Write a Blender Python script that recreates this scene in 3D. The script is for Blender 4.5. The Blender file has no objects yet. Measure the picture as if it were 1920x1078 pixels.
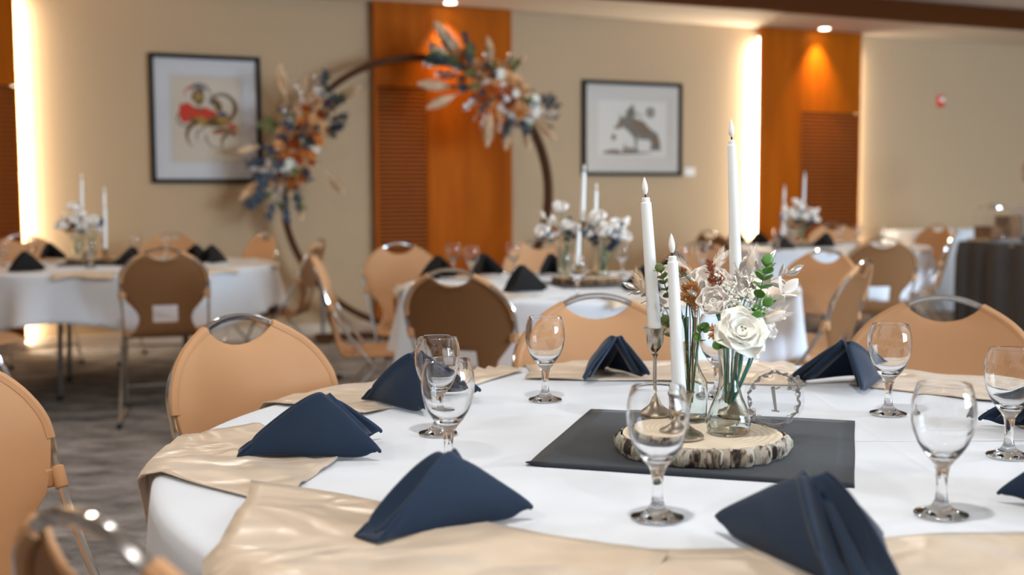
import bpy, math, random
from math import sin, cos, pi, radians, sqrt, atan2
from mathutils import Vector, Matrix, Euler
R = random.Random(7)
S = bpy.context.scene
COL = S.collection

# ------------------------------------------------------------------ room frame
TH = radians(23.6)                       # the far wall is turned against the camera
A2 = Vector((cos(TH), sin(TH), 0)); N2 = Vector((sin(TH), -cos(TH), 0))
O2 = Vector((0, 10.2, 0))
def wp(t, d, z): return O2 + A2 * t + N2 * d + Vector((0, 0, z))   # t along the wall, d out of it

# ------------------------------------------------------------------ camera
cam = bpy.data.cameras.new('camera'); co = bpy.data.objects.new('camera', cam); COL.objects.link(co)
cam.sensor_width = 36; cam.lens = 2130.2 / 1920 * 36
pit, rol = -0.07908, -0.004294
fw = Vector((0, cos(pit), sin(pit))); up0 = Vector((0, -sin(pit), cos(pit))); rt0 = Vector((1, 0, 0))
rt = rt0 * cos(rol) + up0 * sin(rol); upv = rt0 * -sin(rol) + up0 * cos(rol)
m = Matrix((rt, upv, -fw)).transposed().to_4x4(); m.translation = (0, 0, 1.152)
co.matrix_world = m
cam.dof.use_dof = True; cam.dof.focus_distance = 1.92; cam.dof.aperture_fstop = 2.9
cam.clip_start = .05
S.camera = co

# ------------------------------------------------------------------ world, view, lamps
w = bpy.data.worlds.new('daylight'); S.world = w; w.use_nodes = True
w.node_tree.nodes['Background'].inputs[0].default_value = (.55, .74, 1, 1)
w.node_tree.nodes['Background'].inputs[1].default_value = 2.0
S.view_settings.view_transform = 'Standard'; S.view_settings.look = 'None'
S.view_settings.exposure = 0.0; S.view_settings.gamma = 1; S.view_settings.use_curve_mapping = False
S.cycles.use_denoising = True
S.cycles.max_bounces = 10; S.cycles.transmission_bounces = 8; S.cycles.transparent_max_bounces = 16
S.cycles.diffuse_bounces = 4; S.cycles.glossy_bounces = 4
S.cycles.sample_clamp_indirect = 6; S.cycles.blur_glossy = 0.3

def area(name, loc, direction, sx, sy, power, color, shape='RECTANGLE', spread=pi):
    l = bpy.data.lights.new(name, 'AREA'); l.shape = shape; l.size = sx
    if shape in ('RECTANGLE', 'ELLIPSE'): l.size_y = sy
    l.energy = power; l.color = color; l.spread = spread
    o = bpy.data.objects.new(name, l); COL.objects.link(o)
    d = Vector(direction).normalized()
    z = -d; x = (N2 if abs(z.z) > .9 else Vector((0, 0, 1))).cross(z).normalized(); y = z.cross(x)
    mm = Matrix((x, y, z)).transposed().to_4x4(); mm.translation = loc
    o.matrix_world = mm
    return o
DAY = (.62, .81, 1.0); WARM = (1.0, .66, .36); LEDC = (1.0, .84, .62)
REAR = 13.2                               # depth of the window wall behind the camera
T0, T1 = -8.8, 6.9                        # left and right walls; the wall behind the camera has windows on its right part
WINS = [(1.4, 1.5), (3.2, 1.5), (5.0, 1.5), (6.35, .8)]
for i, (t, wd) in enumerate(WINS):
    area('window_daylight', wp(t, REAR + .16, 1.75), -N2, wd, 1.9, 420 * wd / 1.5, DAY)
LAMPS = [(t, d) for d in (2.6, 5.6, 8.4, 11.2) for t in (-6.2, -3.6, -1.0 if d < 7 else .3, 1.9, 4.2)]
for t, d in LAMPS:
    area('ceiling_lamp_light', wp(t, d, 2.972), (0, 0, -1), .13, .13, 11 if d < 3 else 20 if d < 6 else 30, (1, .80, .60) if d < 3 else (1, .95, .89), 'DISK')
SPOTS = [(-3.0, .24), (-.66, .24), (3.26, .22), (5.6, .22), (-4.9, .24)]
SPOTS = [(-.66, .24), (3.26, .22), (-4.6, .24)]
for t, d in SPOTS:
    area('soffit_lamp_light', wp(t, d, 2.772), Vector((0, 0, -1)) - N2 * .12,   .07, .07, 5, WARM, 'DISK', radians(70))
# vertical LED lines behind the edges of the timber panels
LEDS = [(2.60, -1, 48, 2.70), (3.83, 1, 13, 2.70), (-4.02, 1, 30, 2.70)]
for t, sg, pw, top in LEDS:
    area('panel_edge_led_light', wp(t - sg * .012, .035, top / 2), A2 * sg - N2 * .25, .03, top - .15, pw, LEDC)

# ------------------------------------------------------------------ helpers
class MB:
    def __init__(s): s.v = []; s.f = []; s.mi = []; s.cur = 0
    def add(s, vs, fs):
        b = len(s.v); s.v += [Vector(p) for p in vs]; s.f += [tuple(i + b for i in f) for f in fs]; s.mi += [s.cur] * len(fs)
    def box(s, c, d, M=None):
        x, y, z = [k / 2 for k in d]
        vs = [Vector((sx * x, sy * y, sz * z)) for sx in (-1, 1) for sy in (-1, 1) for sz in (-1, 1)]
        vs = [(M @ p if M else p) + Vector(c) for p in vs]
        s.add(vs, [(0, 1, 3, 2), (4, 6, 7, 5), (0, 4, 5, 1), (2, 3, 7, 6), (0, 2, 6, 4), (1, 5, 7, 3)])
    def wbox(s, t0, t1, d0, d1, z0, z1):
        vs = [wp(t, d, z) for t in (t0, t1) for d in (d0, d1) for z in (z0, z1)]
        s.add(vs, [(0, 2, 3, 1), (4, 5, 7, 6), (0, 1, 5, 4), (2, 6, 7, 3), (0, 4, 6, 2), (1, 3, 7, 5)])
    def tube(s, pts, r, n=10, close=False, cap=True):
        pts = [Vector(p) for p in pts]; N = len(pts); rr = r if isinstance(r, (list, tuple)) else [r] * N
        rings = []; prev = None
        for i, p in enumerate(pts):
            if close: t = pts[(i + 1) % N] - pts[i - 1]
            else: t = pts[min(i + 1, N - 1)] - pts[max(i - 1, 0)]
            t.normalize()
            if prev is None:
                a = Vector((0, 0, 1)) if abs(t.z) < .9 else Vector((1, 0, 0))
                x = a.cross(t).normalized()
            else:
                x = (prev - t * prev.dot(t)).normalized()
            prev = x; y = t.cross(x)
            rings.append([p + (x * cos(2 * pi * k / n) + y * sin(2 * pi * k / n)) * rr[i] for k in range(n)])
        vs = [q for g in rings for q in g]; fs = []
        for i in range(N if close else N - 1):
            j = (i + 1) % N
            for k in range(n):
                fs.append((i * n + k, i * n + (k + 1) % n, j * n + (k + 1) % n, j * n + k))
        if cap and not close: fs += [tuple(range(n))[::-1], tuple((N - 1) * n + k for k in range(n))]
        s.add(vs, fs)
    def lathe(s, prof, n=24, c=(0, 0, 0), close=False, flute=None):
        c = Vector(c); vs = []; P = len(prof)
        for i, (r, z) in enumerate(prof):
            for k in range(n):
                q = r
                if flute: q = r * (1 + flute(k / n * 2 * pi, z))
                vs.append(c + Vector((q * cos(2 * pi * k / n), q * sin(2 * pi * k / n), z)))
        fs = []
        for i in range(P if close else P - 1):
            j = (i + 1) % P
            for k in range(n):
                fs.append((i * n + k, i * n + (k + 1) % n, j * n + (k + 1) % n, j * n + k))
        s.add(vs, fs)
        if not close:
            b = len(s.v) - len(vs)
            if prof[0][0] > 1e-6: s.f.append(tuple(b + k for k in range(n))[::-1]); s.mi.append(s.cur)
            if prof[-1][0] > 1e-6: s.f.append(tuple(b + (P - 1) * n + k for k in range(n))); s.mi.append(s.cur)
    def grid(s, rows):
        nr = len(rows); nc = len(rows[0])
        s.add([p for r in rows for p in r], [(i * nc + j, i * nc + j + 1, (i + 1) * nc + j + 1, (i + 1) * nc + j) for i in range(nr - 1) for j in range(nc - 1)])
    def poly(s, pts, th, M=None):          # flat outline in xz, extruded along y by th
        n = len(pts)
        vs = [Vector((x, 0, z)) for x, z in pts] + [Vector((x, th, z)) for x, z in pts]
        if M: vs = [M @ p for p in vs]
        s.add(vs, [tuple(range(n)), tuple(range(2 * n - 1, n - 1, -1))] + [(i, (i + 1) % n, (i + 1) % n + n, i + n) for i in range(n)])
    def mesh(s, name, mats, smooth=True):
        me = bpy.data.meshes.new(name); me.from_pydata([tuple(p) for p in s.v], [], s.f); me.validate()
        for mt in (mats if isinstance(mats, (list, tuple)) else [mats]): me.materials.append(mt)
        if isinstance(mats, (list, tuple)) and len(me.polygons) == len(s.mi):
            for p, k in zip(me.polygons, s.mi): p.material_index = k
        me.update()
        if smooth:
            me.polygons.foreach_set('use_smooth', [True] * len(me.polygons))
            me.set_sharp_from_angle(angle=radians(38))
        return me
def obj(name, mb, mats, parent=None, smooth=True, loc=None, rot=None):
    me = mb.mesh(name, mats, smooth) if isinstance(mb, MB) else mb
    o = bpy.data.objects.new(name, me); COL.objects.link(o)
    if parent: o.parent = parent
    if loc is not None: o.location = loc
    if rot is not None: o.rotation_euler = rot
    return o
def tag(o, label, cat, group=None, kind=None):
    if label: o['label'] = label
    if cat: o['category'] = cat
    if group: o['group'] = group
    if kind: o['kind'] = kind
    return o
def thing(name, label, cat, loc=(0, 0, 0), rz=0, group=None):
    o = bpy.data.objects.new(name, None); COL.objects.link(o); o.empty_display_size = .1
    o.location = loc; o.rotation_euler = (0, 0, rz)
    return tag(o, label, cat, group)
def struct(name, mb, mat, parent=None, smooth=False):
    o = obj(name, mb, mat, parent, smooth)
    if not parent: o['kind'] = 'structure'
    return o
def copy_tree(o, parent=None):
    c = o.copy(); COL.objects.link(c)
    if parent: c.parent = parent
    for ch in list(o.children): copy_tree(ch, c)
    return c
def wframe():                             # matrix: x along wall, y out of it, z up
    mm = Matrix((A2, N2, Vector((0, 0, 1)))).transposed().to_4x4(); return mm
def smoothpath(pts, k=6):
    pts = [Vector(p) for p in pts]; out = []
    for i in range(len(pts) - 1):
        p0 = pts[max(i - 1, 0)]; p1 = pts[i]; p2 = pts[i + 1]; p3 = pts[min(i + 2, len(pts) - 1)]
        for j in range(k):
            t = j / k
            out.append(.5 * ((2 * p1) + (p2 - p0) * t + (2 * p0 - 5 * p1 + 4 * p2 - p3) * t * t + (3 * p1 - p0 - 3 * p2 + p3) * t ** 3))
    out.append(pts[-1]); return out

# ------------------------------------------------------------------ materials
def srgb(r, g, b):
    f = lambda c: (c / 255 / 12.92) if c / 255 <= .04045 else ((c / 255 + .055) / 1.055) ** 2.4
    return (f(r), f(g), f(b), 1)
def pm(name, col, rough=.5, metal=0, bump=None, var=None, trans=0, ior=1.45, sheen=0, coat=0, emit=None, es=0, spec=.5, scale=(1, 1, 1), alpha=1):
    """bump=(noise scale, strength, distance); var=(noise scale, second colour, lo, hi)"""
    mt = bpy.data.materials.new(name); mt.use_nodes = True; nt = mt.node_tree; b = nt.nodes['Principled BSDF']
    b.inputs['Base Color'].default_value = col; b.inputs['Roughness'].default_value = rough; b.inputs['Metallic'].default_value = metal
    b.inputs['Transmission Weight'].default_value = trans; b.inputs['IOR'].default_value = ior
    b.inputs['Specular IOR Level'].default_value = spec; b.inputs['Alpha'].default_value = alpha
    if sheen: b.inputs['Sheen Weight'].default_value = sheen; b.inputs['Sheen Roughness'].default_value = .4
    if coat: b.inputs['Coat Weight'].default_value = coat
    if emit: b.inputs['Emission Color'].default_value = emit; b.inputs['Emission Strength'].default_value = es
    if bump or var:
        tc = nt.nodes.new('ShaderNodeTexCoord'); mp = nt.nodes.new('ShaderNodeMapping'); mp.inputs['Scale'].default_value = scale
        nt.links.new(tc.outputs['Object'], mp.inputs[0])
    if var:
        no = nt.nodes.new('ShaderNodeTexNoise'); no.inputs['Scale'].default_value = var[0]; no.inputs['Detail'].default_value = 6
        nt.links.new(mp.outputs[0], no.inputs['Vector'])
        mr = nt.nodes.new('ShaderNodeMapRange'); mr.inputs[1].default_value = var[2]; mr.inputs[2].default_value = var[3]
        nt.links.new(no.outputs[0], mr.inputs[0])
        mx = nt.nodes.new('ShaderNodeMix'); mx.data_type = 'RGBA'; mx.inputs[6].default_value = col; mx.inputs[7].default_value = var[1]
        nt.links.new(mr.outputs[0], mx.inputs[0]); nt.links.new(mx.outputs[2], b.inputs['Base Color'])
    if bump:
        n2 = nt.nodes.new('ShaderNodeTexNoise'); n2.inputs['Scale'].default_value = bump[0]; n2.inputs['Detail'].default_value = 4
        nt.links.new(mp.outputs[0], n2.inputs['Vector'])
        bp = nt.nodes.new('ShaderNodeBump'); bp.inputs['Strength'].default_value = bump[1]; bp.inputs['Distance'].default_value = bump[2]
        nt.links.new(n2.outputs[0], bp.inputs['Height']); nt.links.new(bp.outputs[0], b.inputs['Normal'])
    return mt
M = {}
M['wall'] = pm('warm_beige_wall_paint', (.43, .305, .185, 1), .85, bump=(90, .1, .002))
M['ceil'] = pm('ceiling_paint', (.62, .54, .45, 1), .9)
M['wood'] = pm('orange_cherry_panel', (.36, .085, .002, 1), .55, spec=.06, var=(3, (.27, .056, .001, 1), .35, .75), scale=(3, 3, .35), bump=(30, .05, .002))
M['slat'] = pm('orange_cherry_slat', (.40, .10, .002, 1), .6, spec=.05, var=(5, (.25, .058, .003, 1), .3, .75), scale=(.6, .6, 8))
M['groove'] = pm('slat_backing', (.018, .004, .001, 1), .8)
M['fascia'] = pm('dark_walnut_fascia', (.075, .020, .004, 1), .6, spec=.06, var=(4, (.06, .018, .005, 1), .3, .7), scale=(.5, .5, 14))
M['rib'] = pm('dark_walnut_rib', (.085, .024, .005, 1), .6, spec=.06)
M['led'] = pm('led_diffuser', (1, .9, .75, 1), .5, emit=(1, .86, .66, 1), es=14)
M['led_dim'] = pm('dim_led_diffuser', (1, .9, .75, 1), .5, emit=(1, .8, .55, 1), es=2)
M['lamp'] = pm('lit_lamp_lens', (1, .95, .85, 1), .5, emit=(1, .85, .66, 1), es=22)
M['white_plastic'] = pm('white_plastic', (.8, .79, .76, 1), .4)
M['trim'] = pm('painted_baseboard', (.58, .48, .38, 1), .6)
M['winframe'] = pm('dark_bronze_window_frame', (.05, .04, .035, 1), .5)
M['shell'] = pm('tan_moulded_plastic', (.50, .270, .132, 1), .55, bump=(450, .12, .001), spec=.3)
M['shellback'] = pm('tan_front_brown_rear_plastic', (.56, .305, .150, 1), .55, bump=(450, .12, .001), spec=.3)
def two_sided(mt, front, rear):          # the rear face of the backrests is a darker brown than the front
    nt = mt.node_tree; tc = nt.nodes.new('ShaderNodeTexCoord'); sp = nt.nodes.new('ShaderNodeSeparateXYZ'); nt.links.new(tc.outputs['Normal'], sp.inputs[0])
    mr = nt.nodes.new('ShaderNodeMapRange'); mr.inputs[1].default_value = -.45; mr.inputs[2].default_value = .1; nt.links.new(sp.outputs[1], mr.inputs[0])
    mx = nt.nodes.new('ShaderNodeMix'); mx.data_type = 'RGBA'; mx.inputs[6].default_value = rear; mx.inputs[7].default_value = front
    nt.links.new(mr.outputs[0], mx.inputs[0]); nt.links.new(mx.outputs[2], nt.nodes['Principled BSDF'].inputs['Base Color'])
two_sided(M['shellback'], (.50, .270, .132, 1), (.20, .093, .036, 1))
M['chrome'] = pm('polished_chrome', (.78, .78, .79, 1), .09, 1)
M['rubber'] = pm('black_rubber_foot', (.012, .012, .013, 1), .7)
M['ptop'] = pm('grey_laminate', (.35, .33, .3, 1), .5)
M['steel'] = pm('grey_steel', (.14, .14, .15, 1), .4, .8)
M['navy'] = pm('dark_navy_cotton', (.014, .028, .057, 1), .85, sheen=.2, bump=(900, .25, .0006), spec=.25)
M['navy2'] = pm('charcoal_cotton', (.020, .026, .035, 1), .9, sheen=.2, bump=(700, .3, .0006), spec=.2)
M['frame'] = pm('black_picture_frame', (.013, .011, .010, 1), .6, spec=.1)
M['mat'] = pm('white_mat_board', (.54, .54, .56, 1), .8)
M['mat2'] = pm('cream_mat_board', (.50, .46, .42, 1), .8)
M['paper'] = pm('cream_print_paper', (.53, .46, .37, 1), .8)
M['paper2'] = pm('white_print_paper', (.57, .54, .50, 1), .8)
for k, c in dict(ink_brown=(.14, .075, .018, 1), ink_red=(.50, .03, .012, 1), ink_blue=(.03, .04, .12, 1), ink_black=(.045, .04, .04, 1), ink_gold=(.30, .18, .03, 1), ink_grey=(.105, .092, .080, 1), ink_earth=(.125, .070, .038, 1), ink_orange=(.6, .2, .02, 1)).items():
    M[k] = pm(k, c, .8)
M['archwood'] = pm('dark_stained_arch_wood', (.075, .030, .012, 1), .7, spec=.08, var=(9, (.055, .025, .012, 1), .3, .7))
M['candle'] = pm('white_wax', (.80, .84, .86, 1), .45)
M['wick'] = pm('black_wick', (.01, .01, .02, 1), .6)
M['flame'] = pm('white_flame_bulb', (.88, .88, .86, 1), .35)
M['nickel'] = pm('brushed_pewter', (.50, .44, .37, 1), .24, 1)
M['antique'] = pm('antique_gold_metal', (.42, .30, .16, 1), .3, 1)
M['rose'] = pm('ivory_rose_petal', (.93, .93, .87, 1), .6, sheen=.2)
M['cream'] = pm('cream_petal', (.90, .86, .82, 1), .65)
M['bud'] = pm('pale_green_rose_heart', (.72, .74, .52, 1), .6)
M['leaf'] = pm('green_eucalyptus_leaf', (.10, .25, .045, 1), .4)
M['leafd'] = pm('dark_olive_leaf', (.11, .15, .045, 1), .5)
M['stemg'] = pm('green_stem', (.05, .17, .08, 1), .5)
M['stemt'] = pm('teal_stem', (.05, .22, .18, 1), .5)
M['silver'] = pm('silver_painted_leaf', (.66, .62, .58, 1), .28, .75)
M['hare'] = pm('cream_bunny_tail_grass', (.80, .72, .64, 1), .9)
M['haretan'] = pm('tan_bunny_tail_grass', (.74, .60, .46, 1), .9)
M['rust'] = pm('rust_red_sprig', (.33, .10, .045, 1), .7)
M['ochre'] = pm('ochre_dried_sprig', (.55, .27, .09, 1), .7)
M['breath'] = pm('ivory_baby_breath', (.94, .92, .85, 1), .8)
M['dustblue'] = pm('dusty_navy_leaf', (.035, .055, .085, 1), .6)
M['burnt'] = pm('burnt_orange_petal', (.45, .095, .012, 1), .7)
M['orange'] = pm('orange_petal', (.62, .22, .04, 1), .7)
M['peach'] = pm('peach_petal', (.72, .42, .20, 1), .7)
M['pampas'] = pm('pampas_plume', (.80, .62, .43, 1), .9)
M['satin'] = pm('champagne_satin', (.62, .51, .395, 1), .34, sheen=.25, spec=.7, bump=(4.5, .8, .035), scale=(1, 1.5, 1), var=(5, (.56, .455, .345, 1), .35, .7))
for nd in M['satin'].node_tree.nodes:
    if nd.type == 'TEX_NOISE': nd.inputs['Detail'].default_value = 1.2; nd.inputs['Distortion'].default_value = 1.6
M['skirt'] = pm('charcoal_skirt_cloth', (.062, .054, .050, 1), .85, sheen=.3)
M['whitebox'] = pm('white_carton', (.7, .68, .64, 1), .7)
M['brownbox'] = pm('brown_wood_box', (.22, .11, .05, 1), .6, var=(12, (.15, .07, .03, 1), .4, .6))
M['redp'] = pm('red_alarm_plastic', (.55, .03, .02, 1), .4)
M['urn'] = pm('brushed_urn_steel', (.5, .5, .52, 1), .25, 1)
M['glass'] = pm('clear_glass', (1, 1, 1, 1), 0.0, trans=1, ior=1.47)
M['vglass'] = pm('pale_green_glass', (.93, .975, .95, 1), 0.0, trans=1, ior=1.45)

M['black'] = pm('black_cotton', (.013, .0125, .013, 1), .9, sheen=.15, spec=.15)
def cloth_mat(name, col):
    mt = pm(name, col, .8, sheen=.15, spec=.3); nt = mt.node_tree; b = nt.nodes['Principled BSDF']
    tc = nt.nodes.new('ShaderNodeTexCoord')
    n1 = nt.nodes.new('ShaderNodeTexNoise'); n1.inputs['Scale'].default_value = 3.5; n1.inputs['Detail'].default_value = 3
    n2 = nt.nodes.new('ShaderNodeTexNoise'); n2.inputs['Scale'].default_value = 600
    nt.links.new(tc.outputs['Object'], n1.inputs['Vector']); nt.links.new(tc.outputs['Object'], n2.inputs['Vector'])
    bp = nt.nodes.new('ShaderNodeBump'); bp.inputs['Strength'].default_value = .25; bp.inputs['Distance'].default_value = .02
    b2 = nt.nodes.new('ShaderNodeBump'); b2.inputs['Strength'].default_value = .12; b2.inputs['Distance'].default_value = .0006
    add = n1.outputs[0]
    for dr in ('X', 'Y'):                # sharp pressed fold lines left by ironing
        wv = nt.nodes.new('ShaderNodeTexWave'); wv.bands_direction = dr; wv.inputs['Scale'].default_value = .42; wv.inputs['Phase Offset'].default_value = 1.1; wv.inputs['Distortion'].default_value = .25
        nt.links.new(tc.outputs['Object'], wv.inputs['Vector'])
        pw = nt.nodes.new('ShaderNodeMath'); pw.operation = 'POWER'; pw.inputs[1].default_value = 1500; nt.links.new(wv.outputs['Fac'], pw.inputs[0])
        ml = nt.nodes.new('ShaderNodeMath'); ml.operation = 'MULTIPLY_ADD'; ml.inputs[1].default_value = .10; nt.links.new(pw.outputs[0], ml.inputs[0]); nt.links.new(add, ml.inputs[2]); add = ml.outputs[0]
    nt.links.new(add, bp.inputs['Height']); nt.links.new(n2.outputs[0], b2.inputs['Height'])
    nt.links.new(bp.outputs[0], b2.inputs['Normal']); nt.links.new(b2.outputs[0], b.inputs['Normal'])
    return mt
M['cloth'] = cloth_mat('white_table_linen', (.65, .70, .775, 1))
def carpet_mat():
    mt = pm('grey_brown_carpet', (.1, .09, .085, 1), .95, spec=.1); nt = mt.node_tree; b = nt.nodes['Principled BSDF']
    tc = nt.nodes.new('ShaderNodeTexCoord'); mp = nt.nodes.new('ShaderNodeMapping')
    mp.inputs['Rotation'].default_value = (0, 0, -TH + .12); mp.inputs['Scale'].default_value = (1.3, 2.6, 1)
    nt.links.new(tc.outputs['Object'], mp.inputs[0])
    n1 = nt.nodes.new('ShaderNodeTexNoise'); n1.inputs['Scale'].default_value = 2.6; n1.inputs['Detail'].default_value = 9; n1.inputs['Roughness'].default_value = .72
    nt.links.new(mp.outputs[0], n1.inputs['Vector'])
    cr = nt.nodes.new('ShaderNodeValToRGB'); e = cr.color_ramp.elements
    e[0].position = .36; e[0].color = (.085, .077, .075, 1); e[1].position = .62; e[1].color = (.33, .305, .295, 1)
    nt.links.new(n1.outputs[0], cr.inputs[0])
    n2 = nt.nodes.new('ShaderNodeTexNoise'); n2.inputs['Scale'].default_value = 260; n2.inputs['Detail'].default_value = 2
    nt.links.new(tc.outputs['Object'], n2.inputs['Vector'])
    mx = nt.nodes.new('ShaderNodeMix'); mx.data_type = 'RGBA'; mx.blend_type = 'OVERLAY'; mx.inputs[0].default_value = .5
    nt.links.new(cr.outputs[0], mx.inputs[6]); nt.links.new(n2.outputs[0], mx.inputs[7]); nt.links.new(mx.outputs[2], b.inputs['Base Color'])
    bp = nt.nodes.new('ShaderNodeBump'); bp.inputs['Strength'].default_value = .5; bp.inputs['Distance'].default_value = .004
    nt.links.new(n2.outputs[0], bp.inputs['Height']); nt.links.new(bp.outputs[0], b.inputs['Normal'])
    return mt
M['carpet'] = carpet_mat()
def bark_mat():
    mt = pm('rough_bark', (.3, .25, .2, 1), .9); nt = mt.node_tree; b = nt.nodes['Principled BSDF']
    tc = nt.nodes.new('ShaderNodeTexCoord'); n = nt.nodes.new('ShaderNodeTexNoise'); n.inputs['Scale'].default_value = 75; n.inputs['Detail'].default_value = 7
    mp = nt.nodes.new('ShaderNodeMapping'); mp.inputs['Scale'].default_value = (1, 1, .35)
    nt.links.new(tc.outputs['Object'], mp.inputs[0]); nt.links.new(mp.outputs[0], n.inputs['Vector'])
    cr = nt.nodes.new('ShaderNodeValToRGB'); e = cr.color_ramp.elements
    e[0].position = .40; e[0].color = (.02, .016, .013, 1); e[1].position = .47; e[1].color = (.24, .19, .15, 1)
    x = e.new(.52); x.color = (.50, .45, .39, 1); x = e.new(.60); x.color = (.36, .34, .27, 1); x = e.new(.66); x.color = (.17, .20, .11, 1); x = e.new(.72); x.color = (.40, .27, .17, 1)
    nt.links.new(n.outputs[0], cr.inputs[0]); nt.links.new(cr.outputs[0], b.inputs['Base Color'])
    return mt
M['bark'] = bark_mat(); M['bark2'] = pm('brown_bark', (.27, .15, .08, 1), .9, var=(30, (.04, .025, .015, 1), .42, .58), scale=(1, 1, .3))
def ring_mat():
    mt = pm('cut_wood_face', (.7, .6, .45, 1), .7); nt = mt.node_tree; b = nt.nodes['Principled BSDF']
    tc = nt.nodes.new('ShaderNodeTexCoord'); wv = nt.nodes.new('ShaderNodeTexWave'); wv.wave_type = 'RINGS'; wv.rings_direction = 'Z'
    wv.inputs['Scale'].default_value = 30; wv.inputs['Distortion'].default_value = 4; wv.inputs['Detail'].default_value = 3
    nt.links.new(tc.outputs['Object'], wv.inputs['Vector'])
    mx = nt.nodes.new('ShaderNodeMix'); mx.data_type = 'RGBA'; mx.inputs[6].default_value = (.60, .50, .37, 1); mx.inputs[7].default_value = (.72, .64, .52, 1)
    nt.links.new(wv.outputs[1], mx.inputs[0]); nt.links.new(mx.outputs[2], b.inputs['Base Color'])
    return mt
M['cut'] = ring_mat()
def pane_mat(name, a=.06, tint=(1, 1, 1, 1), rough=0.0):
    mt = bpy.data.materials.new(name); mt.use_nodes = True; nt = mt.node_tree; nt.nodes.clear()
    out = nt.nodes.new('ShaderNodeOutputMaterial'); tr = nt.nodes.new('ShaderNodeBsdfTransparent'); gl = nt.nodes.new('ShaderNodeBsdfGlossy')
    tr.inputs[0].default_value = tint; gl.inputs['Roughness'].default_value = rough
    lw = nt.nodes.new('ShaderNodeLayerWeight'); lw.inputs[0].default_value = .5; pw = nt.nodes.new('ShaderNodeMath'); pw.operation = 'POWER'; pw.inputs[1].default_value = 4.5
    ad = nt.nodes.new('ShaderNodeMath'); ad.operation = 'ADD'; ad.inputs[1].default_value = .04; ad.use_clamp = True; mx = nt.nodes.new('ShaderNodeMixShader')
    nt.links.new(lw.outputs['Facing'], pw.inputs[0]); nt.links.new(pw.outputs[0], ad.inputs[0]); nt.links.new(ad.outputs[0], mx.inputs[0])
    nt.links.new(tr.outputs[0], mx.inputs[1]); nt.links.new(gl.outputs[0], mx.inputs[2]); nt.links.new(mx.outputs[0], out.inputs[0])
    return mt
M['pane'] = pane_mat('thin_clear_pane'); M['acrylic'] = pane_mat('clear_acrylic', tint=(.96, .97, .98, 1))

# ------------------------------------------------------------------ room shell
CH, SH = 2.985, 2.79                      # main ceiling, soffit
b = MB(); b.wbox(T0 - .1, T1 + .1, -.1, REAR + .1, -.1, 0); fl = struct('floor', b, M['carpet'])
b = MB(); b.wbox(T0, T1, -.1, 0, 0, SH); struct('wall_back', b, M['wall'])
b = MB(); b.wbox(T0 - .1, T0, -.1, REAR + .1, 0, CH); struct('wall_left', b, M['wall'])
b = MB(); b.wbox(T1, T1 + .1, -.1, REAR + .1, 0, CH); struct('wall_right', b, M['wall'])
b = MB()
edges = [T0] + [q for t, wd in WINS for q in (t - wd / 2, t + wd / 2)] + [T1]
for i in range(0, len(edges), 2): b.wbox(edges[i], edges[i + 1], REAR, REAR + .1, 0, CH)
for t, wd in WINS:
    b.wbox(t - wd / 2, t + wd / 2, REAR, REAR + .1, 0, .75); b.wbox(t - wd / 2, t + wd / 2, REAR, REAR + .1, 2.75, CH)
struct('wall_front', b, M['wall'])
b = MB(); b.wbox(T0, T1, .89, REAR, CH, CH + .1); struct('ceiling', b, M['ceil'])
b = MB(); b.wbox(T0, T1, -.1, .85, SH, SH + .1); o = struct('ceiling', b, M['ceil'])
b = MB(); b.wbox(T0, T1, .85, .89, SH, CH + .1)
fa = struct('trim_1', b, M['fascia'])
b = MB()
for k in range(7): b.wbox(T0, T1, .889, .902, SH + .004 + k * .028, SH + .020 + k * .028)
o = struct('rib', b, M['rib'], fa); o['kind'] = 'stuff'
b = MB(); b.wbox(T0, T1, 0, .016, 0, .10); struct('baseboard_back', b, M['trim'])
b = MB(); b.wbox(T0, T0 + .016, 0, REAR, 0, .10); struct('baseboard_left', b, M['trim'])
b = MB(); b.wbox(T1 - .016, T1, 0, REAR, 0, .10); struct('baseboard_right', b, M['trim'])
for i, (t, wd) in enumerate(WINS):
    b = MB(); y0, y1 = REAR - .02, REAR + .05
    for a_, c_ in ((t - wd / 2, t - wd / 2 + .06), (t + wd / 2 - .06, t + wd / 2), (t - .03, t + .03)): b.wbox(a_, c_, y0, y1, .75, 2.75)
    for z in (.75, 2.05, 2.69): b.wbox(t - wd / 2, t + wd / 2, y0, y1, z, z + .06)
    wi = struct('window_%d' % (i + 1), b, M['winframe'])
    for sx in (-1, 1):
        b = MB(); b.wbox(t + sx * wd / 4 - wd / 4 + .04, t + sx * wd / 4 + wd / 4 - .04, REAR + .012, REAR + .018, .8, 2.7)
        obj('pane', b, M['pane'], wi, False)

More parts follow.
